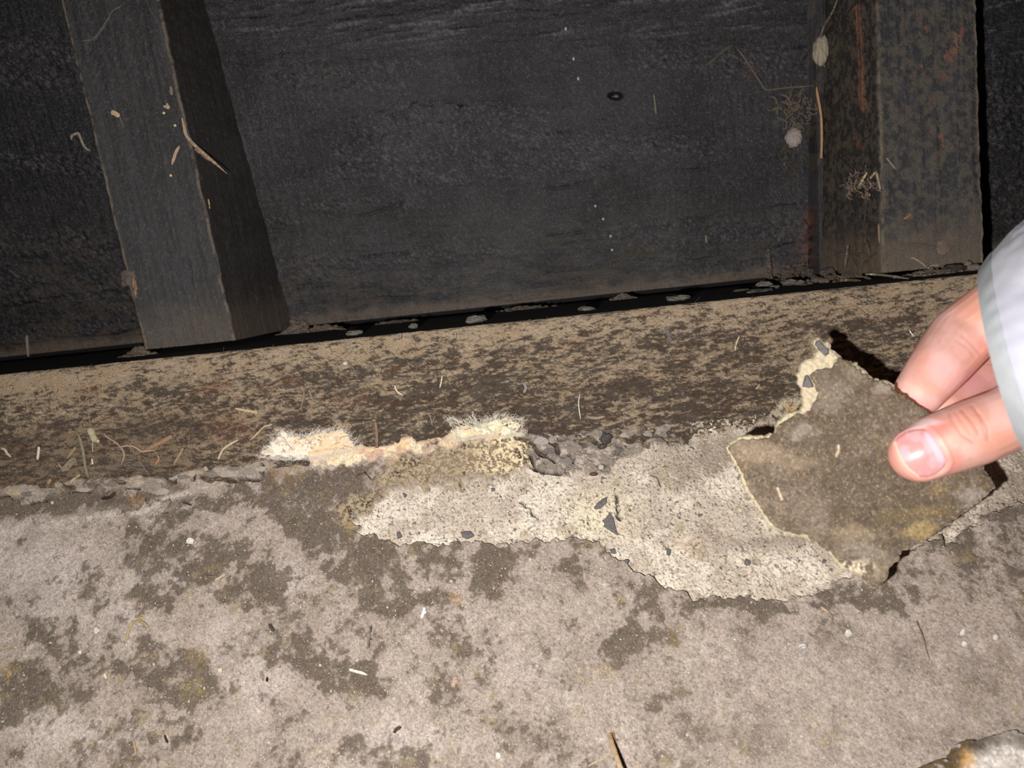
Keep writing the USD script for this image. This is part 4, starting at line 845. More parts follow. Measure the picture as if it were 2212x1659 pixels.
lump('lime_flake', 'white angular flake on a dark stain at left', 'flake', 410, 1169, 7, 6, (236, 228, 212), seed=6, depth=.3, rough=.5, freq=1.4)
lump('lime_flake', 'pale oval flake left of the bent rootlet', 'flake', 208, 1362, 6, 8, (226, 212, 196), seed=7, depth=.3, rough=.35)
lump('lime_flake', 'white squarish flake near the bottom edge, left of the straw stalk', 'flake', 1076, 1633, 5, 7, (236, 228, 214), seed=8, depth=.3, rough=.35, freq=1.3)
lump('lime_flake', 'upper white flake of the right-hand group on the concrete', 'flake', 2080, 1366, 5, 8, (232, 224, 206), seed=9, depth=.3, angle=.5)
lump('lime_flake', 'lower white flake of the right-hand group on the concrete', 'flake', 2084, 1391, 6, 6, (236, 228, 210), seed=10, depth=.3)
lump('lime_flake', 'rounded white flake nearest the right edge', 'flake', 2151, 1377, 6, 6, (230, 222, 204), seed=11, depth=.3)
lump('lime_flake', 'whitish flake right of the shell ring', 'flake', 1833, 1369, 7, 9, (222, 214, 200), seed=12, depth=.3, rough=.4)
lump('lime_flake', 'small cream crumb on the mid-left concrete', 'flake', 475, 1448, 5, 5, (228, 214, 170), seed=13, depth=.5)
lump('lime_flake', 'thin cream crumb left of the lone cream crumb', 'flake', 227, 1461, 3, 6, (236, 218, 168), seed=14, depth=.5, angle=-.3)
lump('lime_flake', 'tiny white crumb above the black seed', 'flake', 172, 1409, 4, 4, (234, 224, 204), seed=15, depth=.5)
m_ring = trimesh.creation.torus(.0011, .00042, 20, 8); dr = depth_at(1734, 1396)
rot = np.eye(4); rot[:3, :3] = np.stack([RT, UP * .75 - FW * .66, UP * .66 + FW * .75], 1); rot[:3, 3] = atd(1734, 1396, dr - .0003); m_ring.apply_transform(rot)
tag(obj('shell_ring', fix(m_ring), M_of((214, 212, 210)), smooth=True), 'tiny whitish shell ring on the concrete below the flake tip', 'shell')
strand('dead_leaf', 'curled pinkish dead leaf bit on the lower middle concrete', 'leaf', [(985, 1462), (982, 1472), (977, 1484)], 9, (202, 158, 128), extra=[('leaf_lobe', [(990, 1470), (982, 1473)], 7, (202, 158, 128))], seed=16, flat=.25)
strand('stem', 'thin tan stem near the bottom left', 'stem', [(288, 1600), (291, 1612), (294, 1631)], 3.5, (200, 160, 104), seed=17)
strand('dark_twig', 'short dark twig right of the thin tan stem', 'twig', [(355, 1588), (358, 1596), (362, 1605)], 4, DARK, seed=18)
strand('dark_twig', 'dark curled bit near the bottom, below the white splinter', 'twig', [(851, 1583), (857, 1575), (866, 1571)], 7, (74, 62, 50), seed=19)
strand('dark_twig', 'dark crumpled bit on the pale concrete in the left half', 'twig', [(581, 1348), (587, 1356), (591, 1364)], 6, (80, 70, 60), seed=20)
lump('seed', 'tiny black seed on pale concrete', 'seed', 577, 1468, 3, 5, (34, 28, 26), seed=21)
strand('straw_chip', 'short tan straw piece on the dark stain above centre left', 'straw', [(465, 1252), (474, 1248), (487, 1240)], 5, (206, 182, 132), seed=22)
strand('forked_twig', 'small forked tan twig under the held flake', 'twig', [(1773, 1311), (1783, 1318), (1790, 1324)], 6, (198, 164, 122), extra=[('fork', [(1789, 1323), (1797, 1330), (1798, 1342)], 3, (160, 128, 92)), ('fork', [(1797, 1330), (1810, 1326)], 3, (150, 126, 96)), ('fork', [(1775, 1310), (1777, 1325)], 2.5, (170, 144, 108))], seed=23)
strand('stem', 'long thin crooked stem on the right concrete', 'stem', [(1981, 1344), (1988, 1362), (1995, 1380), (2000, 1400), (2008, 1426)], 2.6, (140, 112, 84), seed=24)
strand('stem', 'fine yellow stem above the thick straw stalk', 'stem', [(1259, 1531), (1248, 1547), (1236, 1563)], 2.4, (206, 182, 120), seed=25)
strand('husk', 'curled dark brown husk on the left mortar edge', 'husk', [(219, 1077), (231, 1076), (241, 1072), (248, 1063)], 7, (62, 42, 32), seed=26, flat=.5)
lump('gravel', 'small red-brown stone at the foot of the crumbled bed', 'stone', 1282, 1024, 9, 4, (112, 56, 44), seed=27)
lump('gravel', 'cream pebble on the crumbled bed', 'stone', 1299, 1009, 6, 6, (206, 190, 164), seed=28, depth=.8)
lump('gravel', 'dark rounded lump stuck in the crumbled bed under the sill', 'stone', 1309, 947, 13, 12, (80, 74, 70), seed=29, depth=.8, rough=.4)
lump('gravel', 'flat pinkish chip by the mould fan', 'stone', 715, 1010, 8, 6, (196, 176, 158), seed=30, depth=.4)
for i, (x, y, rx, ry) in enumerate([(1168, 954, 18, 11), (1194, 948, 10, 11), (1185, 975, 14, 7), (1222, 994, 20, 8), (1350, 940, 11, 6), (1398, 937, 10, 6), (1425, 950, 12, 5),
                                    (455, 1024, 16, 8), (490, 1026, 22, 8), (535, 1018, 24, 9), (415, 1022, 9, 6), (395, 1030, 16, 6), (565, 1012, 14, 6), (330, 1050, 26, 12), (300, 1045, 16, 8), (240, 1045, 18, 8), (180, 1058, 20, 6), (105, 1058, 24, 6), (30, 1063, 18, 8), (60, 1068, 14, 7), (350, 1062, 18, 8), (590, 1004, 10, 4), (445, 1013, 7, 6), (505, 1012, 16, 5)]):
    cc_ = [(180, 164, 150), (166, 152, 140), (122, 112, 104), (140, 128, 118)][i % 4] if i < 7 else [(186, 170, 150), (160, 146, 130), (196, 172, 138), (140, 128, 114)][i % 4]
    obj('mortar_lump', fix(lump_mesh(x, y, rx * .8, ry * .8, seed=40 + i, depth=.4, lift=-.12, rough=.7, freq=1.5, sub=2)), M_of(cc_, .95, .1), fpath, smooth=20)

# ------------------------------------------------------------------ litter caught on the sill
strand('wood_splinter', 'rust-orange wood splinter lying slantwise on the left of the sill', 'splinter', [(310, 974), (330, 964), (352, 953), (372, 942)], 9, (176, 124, 90), seed=50, taper=(.15, .9), lift=.0012)
strand('rootlet', 'reddish rootlet bending down, left of the orange splinter', 'root', [(224, 936), (234, 946), (246, 953), (258, 963), (266, 974), (268, 986), (262, 1003)], 4, (172, 138, 112), seed=51, lift=.001)
strand('rootlet', 'tan rootlet running to the foot of the orange splinter', 'root', [(258, 966), (272, 963), (286, 964), (298, 970), (306, 975), (320, 974), (336, 972)], 4, (190, 154, 118), seed=52, lift=.0012)
strand('seed_pod', 'yellow-green seed pod with a dangling tail on the left of the sill', 'seed pod', [(193, 925), (198, 935), (203, 947), (207, 953)], 12, (184, 172, 126), extra=[('tail', [(202, 948), (200, 960), (200, 976)], 3, (170, 150, 106)), ('thread', [(197, 925), (193, 905), (191, 889)], 1.5, (150, 136, 112)), ('husk', [(210, 953)], 5, (206, 190, 120))], seed=53, flat=.5)
strand('straw_stalk', 'long grey-brown straw blade standing on the left joint', 'straw', [(169, 938), (175, 955), (179, 972), (182, 992), (185, 1010), (191, 1032)], 6, (142, 126, 100), seed=54, lift=.0012)
strand('straw_chip', 'slanting tan straw chip left of the long grey blade', 'straw', [(164, 966), (155, 977), (144, 991)], 6, (162, 136, 98), seed=55)
strand('dead_leaf', 'narrow grey-brown leaf with a stem, low on the left of the sill', 'leaf', [(163, 990), (154, 998), (145, 1008), (134, 1018)], 13, (150, 132, 104), extra=[('stalk', [(136, 1017), (131, 1008), (126, 1001)], 3, (170, 140, 104))], seed=56, flat=.2, taper=(.5, .3))
strand('straw_chip', 'upright whitish straw near the left edge of the sill', 'straw', [(84, 965), (83, 978), (81, 993)], 5, (222, 208, 176), seed=57)
strand('straw_chip', 'pinkish curved straw at the far left of the sill', 'straw', [(3, 968), (11, 972), (16, 980), (24, 987)], 5, (206, 178, 150), seed=58)
strand('straw_chip', 'tan straw lying across the left joint', 'straw', [(173, 1025), (161, 1034), (149, 1044)], 6, (188, 166, 122), seed=59)
strand('straw_chip', 'stubby orange-brown straw on the left joint', 'straw', [(110, 1035), (103, 1046)], 8, (176, 136, 84), seed=60)
strand('straw_chip', 'short white straw under the seed pod', 'straw', [(199, 990), (200, 1003)], 4, (224, 210, 180), seed=61)
strand('hooked_stem', 'hooked cream stem between the orange splinter and the mould fan', 'stem', [(472, 992), (476, 981), (483, 970), (496, 960), (515, 950)], 4.5, (212, 190, 146), seed=62, lift=.0012)
strand('straw_chip', 'slanting tan straw right of the orange splinter', 'straw', [(396, 968), (388, 982), (375, 1004)], 4.5, (172, 140, 104), seed=63)
strand('fine_twig', 'fine dark stem reaching down to the left joint', 'stem', [(298, 991), (310, 1008), (323, 1028)], 2, (150, 116, 84), seed=64)
strand('rootlet', 'small orange rootlet with a thick end, below the orange splinter', 'root', [(339, 982), (343, 990), (340, 998), (335, 1004)], 3.5, (196, 138, 76), seed=65)
strand('straw_chip', 'tan straw lying level above the mould fan', 'straw', [(508, 882), (532, 887), (556, 891)], 4.5, (218, 188, 136), seed=66, extra=[('knot', [(553, 885), (553, 896)], 4, (196, 160, 110))])
strand('bent_twig', 'bent tan stem with a thin leg beside the mould fan', 'stem', [(588, 917), (579, 919), (570, 922), (560, 932), (541, 951)], 3.5, (204, 176, 128), extra=[('leg', [(540, 954), (546, 965), (551, 977)], 2, (140, 116, 88))], seed=67)
strand('upright_stick', 'brown stick standing against the sill between the two mould patches', 'stick', [(811, 912), (813, 928), (814, 945), (814, 967)], 7, (142, 112, 88), seed=68, lift=.0015, taper=(.8, .9))
strand('pale_hair', 'curved cream hair in the middle of the sill', 'hair', [(853, 832), (855, 841), (861, 848), (870, 853)], 3, (226, 208, 168), seed=69)
strand('pale_hair', 'short cream hair right of the curved one', 'hair', [(955, 812), (953, 826), (950, 838)], 3, (222, 202, 158), seed=70)
strand('bark_flake', 'bent grey flake above the jagged mould', 'flake', [(1132, 828), (1136, 838), (1131, 849)], 6, (142, 134, 124), seed=71, flat=.3)
strand('pale_hair', 'long pale hair hanging on the sill right of the jagged mould', 'hair', [(1253, 851), (1250, 866), (1251, 884), (1254, 905)], 2.6, (214, 204, 170), seed=72)
strand('dark_twig', 'dark fine stem with a white bit at its top, left middle of the sill', 'stem', [(755, 784), (763, 795), (768, 806), (773, 820)], 2.6, (128, 112, 92), extra=[('white_bit', [(746, 785)], 5, (214, 206, 190))], seed=73)
strand('pale_hair', 'little cream straw left of the top of the held flake', 'hair', [(1597, 726), (1592, 738), (1589, 748), (1588, 758)], 3.4, (206, 184, 138), seed=74)
strand('pale_hair', 'white thread on the sill beside the index finger', 'hair', [(1964, 712), (1968, 719), (1974, 726)], 3, (226, 218, 196), seed=75)
strand('bark_flake', 'thin grey peeling flake near the top of the sill centre', 'flake', [(1437, 708), (1444, 720), (1449, 736)], 9, (104, 94, 86), seed=76, flat=.2)
strand('grass_stem', 'left of the two dry grass stems on the sill above the mould fan', 'grass', [(655, 841), (657, 855), (653, 870), (650, 882)], 3, (150, 124, 92), seed=77)
strand('grass_stem', 'right of the two dry grass stems on the sill above the mould fan', 'grass', [(668, 842), (671, 852), (676, 864)], 3, (156, 132, 98), seed=78, extra=[('blade', [(672, 838), (682, 850), (681, 862)], 2, (138, 122, 94))])
strand('straw_chip', 'little slanting straw left of the held flake, mid sill', 'straw', [(1641, 830), (1637, 836), (1633, 841)], 3.5, (184, 162, 120), seed=79)
strand('straw_chip', 'pale reddish chip on the sill right of the long pale hair', 'straw', [(1274, 902), (1290, 903), (1305, 900)], 6, (156, 136, 112), seed=80, flat=.3)
strand('grass_stem', 'grey hair cluster in the dark hollow above the jagged mould', 'grass', [(925, 895), (931, 905), (934, 920)], 2.5, (150, 140, 112), seed=81, extra=[('blade', [(940, 897), (934, 912)], 2, (140, 130, 104))])

# ------------------------------------------------------------------ things on the posts, boards and ledge
strand('split_straw', 'long dry straw split in two, stuck to the edge of the left post', 'straw', [(393, 255), (398, 275), (402, 291), (410, 302), (420, 313), (432, 324), (450, 340), (470, 357), (490, 375)], 7, (186, 150, 116), extra=[('split_half', [(421, 322), (434, 332), (452, 347)], 5, (170, 132, 100))], seed=90, lifts=[.0004, .0006, .001, .004, .012, .020], taper=(.4, .2))
strand('seed_husk', 'tan winged seed husk on the left post', 'seed', [(240, 242), (249, 245), (258, 252)], 11, (206, 170, 120), seed=91, flat=.3, taper=(.7, .35), extra=[('thread', [(258, 251), (262, 262), (268, 276)], 1.5, (130, 122, 110))])
strand('lichen_bit', 'cross-shaped tan bit near the edge of the left post', 'lichen', [(353, 229), (360, 231), (367, 230)], 6, (188, 158, 116), extra=[('arm', [(361, 223), (363, 236)], 5, (188, 158, 116))], seed=92)
for i, (x, y, l) in enumerate([(354, 244, 'round yellow seed under the cross-shaped bit'), (378, 271, 'round yellow seed by the post edge, above the split straw'), (369, 379, 'lowest round yellow seed on the left post')]):
    lump('round_seed', l, 'seed', x, y, 3, 3, (226, 204, 146), group=None, seed=93 + i, rough=.08, depth=.9)
strand('bract', 'slender tan bract low on the left post', 'bract', [(388, 315), (381, 327), (376, 341), (371, 356)], 6, (190, 148, 110), seed=96, flat=.35, taper=(.3, .2))
strand('bract', 'small tan bract higher on the left post', 'bract', [(369, 185), (370, 195), (371, 206)], 6, (140, 112, 88), seed=97, flat=.35, taper=(.2, .2))
strand('curled_hair', 'curled cream casing on the dark board left of the left post', 'casing', [(154, 302), (155, 294), (161, 290), (169, 288), (173, 296), (177, 306), (182, 316), (189, 323), (195, 326)], 5, (168, 152, 124), seed=98)
strand('straw_chip', 'grey straw upright at the bottom of the far left board', 'straw', [(58, 724), (59, 745), (61, 770)], 5, (150, 134, 116), seed=99)
strand('fine_hair', 'short golden hair on the side of the left post', 'hair', [(450, 430), (452, 440), (453, 451)], 3, (180, 150, 104), seed=100)
strand('golden_straw', 'glossy golden straw hanging in the right corner of the wall', 'straw', [(1764, 188), (1766, 205), (1771, 232), (1774, 256), (1775, 285), (1775, 312), (1774, 342)], 5, (204, 146, 84), seed=101, lifts=[.004, .005, .006], taper=(.4, .9))
strand('bent_twig', 'long thin dark twig bent twice on the board by the right corner', 'twig', [(1592, 105), (1606, 122), (1622, 146), (1642, 177), (1655, 194), (1676, 192), (1704, 189), (1732, 187), (1760, 185)], 4, (112, 92, 72), seed=102, lift=.002)
strand('bent_twig', 'faint straight twig left of the twice-bent twig', 'twig', [(1584, 96), (1560, 112), (1542, 128), (1525, 143)], 4, (104, 84, 60), seed=103, lift=.0015)
x, p = xf('cocoon'); tag(x, 'spindle-shaped cream cocoon hung by a cord high in the right corner', 'cocoon')
cm = fix(lump_mesh(1774, 108, 17, 33, seed=110, depth=.9, lift=.6, rough=.22, angle=.05, freq=3)); obj('case', cm, M_of((176, 160, 132), .9), p, smooth=60)
obj('cord', strand_mesh([(1772, 80), (1778, 62), (1786, 47), (1796, 30), (1804, 12), (1812, -12)], 4, lift=.004, seed=111), M_of((128, 112, 90)), p, smooth=50)
obj('husk', fix(lump_mesh(1777, 130, 7, 8, seed=112, depth=.8, lift=1.6)), M_of((206, 184, 142)), p, smooth=50)
obj('foot', strand_mesh([(1766, 141), (1774, 135), (1782, 144)], 3, lift=.004, seed=113), M_of((150, 112, 90)), p, smooth=50)
lump('egg_sac', 'round grey-white spider egg sac under the tangle in the right corner', 'egg sac', 1715, 297, 18, 21, (178, 160, 146), seed=114, depth=.8, lift=.5, rough=.12, sub=4, freq=4)
lump('egg_sac', 'flat brown disc-shaped egg sac low on the right post', 'egg sac', 2039, 535, 15, 16, (132, 108, 92), seed=115, depth=.25, lift=.3, rough=.25, sub=4, freq=3)
strand('bent_straw', 'zigzag grey straw at the foot of the right post', 'straw', [(1968, 556), (1978, 560), (1988, 566), (1997, 573), (2005, 579), (2015, 574), (2026, 573), (2038, 580)], 4, (158, 142, 112), seed=116)
strand('white_straw', 'long white straw lying on the ledge under the right post', 'straw', [(1835, 600), (1865, 595), (1893, 593), (1930, 597), (1962, 602)], 5, (222, 206, 160), seed=117, lift=.004, taper=(.3, .3))
strand('brown_straw', 'brown straw on the ledge below the white straw', 'straw', [(1799, 609), (1825, 605), (1858, 606)], 6, (142, 110, 76), seed=118, lift=.003)
strand('straw_chip', 'straw leaning on the edge of the right post above the web tangle', 'straw', [(1915, 341), (1924, 352), (1934, 365)], 4, (150, 124, 98), seed=119)
strand('straw_chip', 'pale straw upright on the edge of the right post', 'straw', [(1893, 370), (1897, 390), (1902, 413)], 5, (164, 138, 108), seed=120)
strand('straw_chip', 'left pale straw sticking in the web tangle', 'straw', [(1873, 372), (1864, 388), (1855, 404)], 4.5, (204, 176, 128), seed=121, lift=.004)
strand('straw_chip', 'right pale straw sticking in the web tangle', 'straw', [(1892, 371), (1879, 386)], 4.5, (196, 168, 122), seed=122, lift=.004)
strand('ledge_straw', 'thin pale straw lying on the ledge right of the left post', 'straw', [(684, 707), (712, 709), (746, 711)], 4, (176, 146, 110), seed=123, lift=.003)
strand('fine_hair', 'short pale hair upright on the middle of the board', 'hair', [(1412, 204), (1415, 225), (1417, 247)], 3, (140, 126, 104), seed=124)
strand('fine_hair', 'brown splinter upright on the right of the board', 'hair', [(1525, 508), (1526, 525)], 4, (156, 126, 92), seed=125)
strand('straw_chip', 'orange sliver stuck on the lower right post', 'straw', [(1952, 474), (1961, 468), (1968, 462)], 6, (160, 110, 72), seed=126, taper=(.2, .8))
strand('straw_chip', 'brown straw standing on the ledge beside the right post', 'straw', [(1898, 483), (1899, 505), (1900, 525)], 5, (132, 108, 86), seed=127)
strand('straw_chip', 'grey straw leaning in the webs of the right corner', 'straw', [(1832, 530), (1829, 550), (1826, 578)], 4, (126, 112, 96), seed=128, lift=.006)
lump('nail_head', 'small nail head sunk in a dark hole in the board', 'nail', 1331, 208, 5, 2.5, (120, 112, 104), seed=129, depth=.5, lift=-.6)
for i, (x, y) in enumerate([(1222, 62), (1239, 127), (1249, 170), (1286, 445), (1303, 473), (1319, 510), (1322, 540)]):
    lump('glint_bead', ['topmost tiny shiny bead on the board', 'second tiny shiny bead from the top of the board', 'third tiny shiny bead down the board, lowest of the upper three', 'first of the four tiny beads on the lower board', 'second of the four tiny beads on the lower board', 'third of the four tiny beads on the lower board', 'lowest of the four tiny beads on the lower board'][i], 'glint', x, y, 2.6, 4 if i < 3 else 3, (196, 192, 186), group='resin beads on the board', seed=130 + i, rough=.1, sub=2)  # small pale beads added to stand in for glints on the board

def tangle(label, cx, cy, r, n, rgb, seed, lift=.004):
    rng = np.random.default_rng(seed); x, p = xf('debris_tangle'); tag(x, label, 'web tangle')
    ms = []
    for k in range(n):
        a, rr = rng.random() * 6.28, r * math.sqrt(rng.random()); q = np.array([cx + rr * math.cos(a), cy + rr * math.sin(a) * .9]); h_ = rng.random() * 6.28; pts = [q]
        for _ in range(5):
            h_ += rng.normal(0, .9); q = q + 5.5 * np.array([math.cos(h_), math.sin(h_)]); pts.append(q)
        ms.append(strand_mesh([tuple(v) for v in pts], rng.uniform(1.5, 4.5), lift=lift * rng.random() + .0005, seed=seed + k, per=3))
    s0 = obj('fibres', trimesh.util.concatenate(ms), M_of(rgb, .95, .1), p, smooth=50); tag(s0, kind='stuff')
    for k in range(n // 5):
        a, rr = rng.random() * 6.28, r * rng.random()
        obj('crumb', fix(lump_mesh(cx + rr * math.cos(a), cy + rr * math.sin(a), rng.uniform(3, 6), rng.uniform(3, 6), seed=seed + k, sub=2)), M_of((112, 92, 72), .95, .1), p, smooth=40)
tangle('brown tangle of web and droppings above the grey egg sac', 1716, 236, 42, 42, (116, 98, 80), 150)
tangle('dusty tangle of web and straw in the corner left of the right post', 1858, 398, 30, 30, (134, 112, 94), 160)
tangle('sparse crumbs of web below the grey egg sac', 1722, 340, 40, 12, (84, 74, 62), 170)

def web(label, paths, rgb, seed, n=14, spread=4, lift=.003, wmax=.00011):
    rng = np.random.default_rng(seed); L, W = [], []
    for pts in paths:
        P = smooth_line(pts, 6); dd = np.array([depth_at(*q) for q in P]); dd = np.minimum(dd, np.median(dd) + .03)
        for _ in range(n):
            a, b = sorted(rng.random(2)); 
            if b - a < .25: a, b = max(0, a - .2), min(1, b + .2)
            i0, i1 = int(a * (len(P) - 1)), int(b * (len(P) - 1)) + 1
            if i1 - i0 < 2: continue
            o = np.cumsum(rng.normal(0, spread * .3, (len(P), 2)), 0) * .5 + rng.normal(0, spread * .6, 2)
            l_ = lift * rng.uniform(.3, 1.2)
            L.append(np.array([atd(q[0] + oo[0], q[1] + oo[1], d - l_) for q, oo, d in zip(P[i0:i1], o[i0:i1], dd[i0:i1])])); W.append(rng.uniform(.00003, wmax))
    x, p = xf('cobweb'); tag(x, label, 'cobweb')
    tag(curves('threads', L, W, M_of(rgb, .9, .2), p), kind='stuff')
GW = (128, 116, 104)
web('long dusty web strand rising along the bottom of the board, left of centre', [[(972, 668), (995, 655), (1019, 641), (1050, 635), (1081, 634), (1115, 630), (1153, 626), (1190, 622), (1225, 617)]], GW, 180, 26, 3)
web('pale stepped web strand along the bottom of the board, right of centre', [[(1100, 607), (1150, 604), (1186, 598), (1225, 592), (1262, 590), (1300, 588), (1334, 588), (1348, 601), (1385, 596), (1424, 588), (1455, 579), (1479, 571)]], GW, 181, 28, 3.5)
web('yellowish web strand slanting up on the right of the board', [[(1305, 569), (1335, 558), (1370, 549), (1400, 548), (1424, 543), (1445, 530), (1461, 512)]], (112, 98, 70), 182, 18, 4)
web('thin web thread looped across the top of the left post', [[(276, -5), (272, 6), (258, 15), (243, 25), (233, 42), (222, 60), (212, 74), (202, 83), (185, 87), (162, 89), (165, 105)]], (150, 144, 132), 183, 5, 1.2, .001)
web('web threads running down the edge of the left post', [[(314, -4), (320, 12), (330, 30), (342, 48), (349, 80), (357, 120), (368, 160), (380, 205), (392, 245)]], (130, 124, 112), 184, 6, 1.4, .001)
web('web across the foot of the left post', [[(312, 730), (335, 715), (370, 712), (395, 718), (412, 702), (440, 690), (470, 682)], [(312, 715), (340, 722), (360, 738)]], (138, 124, 108), 185, 8, 3, .001)
web('loop of web on the side of the left post near its foot', [[(500, 622), (530, 626), (548, 632), (556, 650), (552, 662), (544, 655)], [(560, 625), (580, 632), (600, 640)]], (96, 84, 70), 186, 7, 2, .001)
web('faint web thread on the board right of the left post', [[(575, 412), (590, 430), (605, 455), (620, 480), (632, 495)]], (80, 78, 78), 187, 5, 2, .002)
web('hanging web strands in the right corner beside the golden straw', [[(1806, 330), (1805, 380), (1800, 410), (1790, 440), (1777, 462), (1770, 480)], [(1806, 335), (1825, 352), (1845, 372), (1856, 392)], [(1718, 325), (1710, 365), (1706, 400), (1712, 430)]], (104, 92, 74), 188, 12, 2.5, .006)
web('looped web below the web tangle beside the right post', [[(1866, 415), (1870, 440), (1869, 470), (1862, 494), (1848, 500), (1838, 490), (1836, 475), (1846, 472)]], (118, 104, 92), 189, 14, 2.5, .005)
web('branching web in the bottom of the right corner', [[(1771, 567), (1790, 554), (1807, 547), (1830, 543), (1848, 550), (1862, 555)], [(1830, 543), (1842, 560), (1850, 580)], [(1905, 535), (1885, 550), (1868, 565), (1858, 585)], [(1830, 546), (1828, 570)], [(1868, 515), (1876, 535), (1878, 550)]], (122, 112, 104), 190, 16, 2.5, .008)
web('dusty web draped over the foot of the right post', [[(1900, 540), (1930, 532), (1960, 528), (1995, 530), (2030, 536), (2070, 528), (2100, 522)], [(1960, 520), (1990, 505), (2020, 495), (2050, 485)], [(1905, 555), (1920, 540), (1950, 530)], [(1905, 575), (1912, 555), (1925, 545)], [(2020, 525), (2040, 515)]], (132, 116, 96), 191, 18, 5, .002)
web('web along the right edge of the right post', [[(2098, 410), (2108, 440), (2112, 470), (2108, 500), (2098, 530), (2085, 545)], [(2096, 405), (2104, 430)]], (124, 116, 102), 192, 10, 2.5, .001)
web('web threads down the left edge of the right post', [[(1900, 40), (1897, 90), (1900, 150), (1905, 210), (1912, 260)], [(1912, 340), (1905, 380), (1904, 430), (1903, 480)]], (118, 106, 90), 193, 9, 2, .001)
web('faint webs on the low board near the middle', [[(1040, 636), (1100, 650), (1180, 640), (1260, 620), (1330, 612)], [(1395, 610), (1430, 598), (1470, 600), (1500, 612)], [(1490, 575), (1510, 590), (1520, 600)]], (92, 80, 62), 194, 12, 5, .002, .00008)
web('pale web over the left joint, under the orange splinter', [[(200, 1010), (240, 1012), (280, 1004), (320, 1005), (350, 1020)], [(270, 1000), (300, 1015), (330, 1024)], [(390, 975), (410, 990), (415, 1000)]], (172, 156, 142), 195, 14, 6, .002, .00007)
web('fine web tuft high on the left of the sill', [[(430, 752), (420, 770), (395, 800), (370, 835), (366, 846)], [(345, 815), (365, 820), (378, 828)]], (128, 116, 98), 196, 6, 3, .001, .00006)

# dust heaps, clods and pebbles on the ledge behind the sill
def ledge_depth(px, py, lim=.395):
    r = ray(px, py); y = (Z_TOP - EYE[2]) / r[2]; return min(max(y, Y_SILL + .006), lim) / (FW[1] + (px - CX) / FPX * RT[1] - (py - CY) / FPX * UP[1]) ** -1 if r[2] < 0 else lim
def ledge_lump(name, label, cat, px, py, rx, ry, rgb, y, group=None, seed=0, rough=.35, dy=.006):
    """Sits on the top of the sill, at world depth y: one stone, or a crumbly heap of dust grains."""
    g = np.random.default_rng(seed); c0 = at(px, py, y); s = y / FPX; ms = []
    heap = name.startswith('dust'); hz, wz = ry * s, rx * s
    top = max(c0[2] + hz - Z_TOP, .0012)
    for k in range(70 if heap else 1):
        m = trimesh.creation.icosphere(1 if heap else 3, 1.0); V = np.array(m.vertices)
        V = V * (1 + rough * (fb(V[:, 0] * 2.4 + V[:, 2] * 1.7 + 10, V[:, 1] * 2.4 + V[:, 2] * 1.3 + 10 + seed, 3, seed + k) - .5) * 2)[:, None]
        if heap:
            a, b = g.normal(0, .42), abs(g.normal(0, .5)); r = np.array([g.uniform(.5, 1.4), g.uniform(.4, 1.0), g.uniform(.35, .8)]) * min(.0016, .30 * wz + .0004)
            hgt = top * max(0, 1 - a * a * 1.6) * (1 - min(b, 1)) * g.random() ** .4
            o = np.array([c0[0] + a * wz, min(c0[1] - b * dy, Y_WALL), Z_TOP + max(hgt - r[2] * .5, 0)])
            if y > Y_WALL - .02: o[1] = min(o[1], Y_WALL - max(hgt, 0) * math.tan(lean) - .0008)
        else:
            r = np.array([wz, min(wz, dy), top * .55]); o = np.array([c0[0], c0[1], Z_TOP + top * .45])
        ms.append(trimesh.Trimesh(o + V * r, m.faces, process=False))
    tag(obj(name, trimesh.util.concatenate(ms) if heap else fix(ms[0]), M_of(rgb, .95, .1), smooth=35), label, cat, group, 'stuff' if heap else None)
DU = (112, 96, 80)
ledge_lump('dust_heap', 'low heap of dust at the foot of the left post, left side', 'dust', 300, 755, 34, 8, DU, Y_STUD + .006, seed=200, rough=.5)
ledge_lump('dust_heap', 'heap of pale dust in the corner right of the left post', 'dust', 640, 698, 40, 14, (128, 110, 94), Y_WALL - .006, seed=201, rough=.5)
ledge_lump('dust_heap', 'flat dust strip on the ledge right of the left post', 'dust', 700, 706, 50, 7, (120, 102, 86), Y_WALL - .010, seed=202, rough=.5)
ledge_lump('dust_heap', 'thin dust ridge on the ledge left of centre', 'dust', 855, 702, 46, 8, DU, Y_WALL - .004, seed=203, rough=.5)
ledge_lump('dust_heap', 'brownish dust ridge under the middle of the board', 'dust', 1130, 668, 60, 8, DU, Y_WALL - .004, seed=204, rough=.5)
ledge_lump('dust_heap', 'small pale dust peak under the stepped web strand', 'dust', 1343, 646, 26, 12, (128, 112, 98), Y_WALL - .004, seed=205, rough=.5)
ledge_lump('dust_heap', 'large dust heap filling the bottom of the right corner', 'dust', 1715, 588, 75, 24, (104, 90, 76), Y_WALL - .006, seed=206, rough=.5)
ledge_lump('dust_heap', 'long dust heap in front of the right corner', 'dust', 1800, 600, 90, 12, (110, 94, 78), Y_STUD + .03, seed=207, rough=.5, dy=.016)
ledge_lump('dust_heap', 'dust heap along the foot of the right post', 'dust', 2010, 588, 80, 9, (112, 98, 82), Y_STUD - .004, seed=208, rough=.5)
ledge_lump('dust_column', 'slim column of dust standing left of the right corner', 'dust', 1660, 556, 6, 30, (122, 106, 92), Y_WALL - .008, seed=209, rough=.35, dy=.002)
PG = 'clods in the dark gap above the sill'
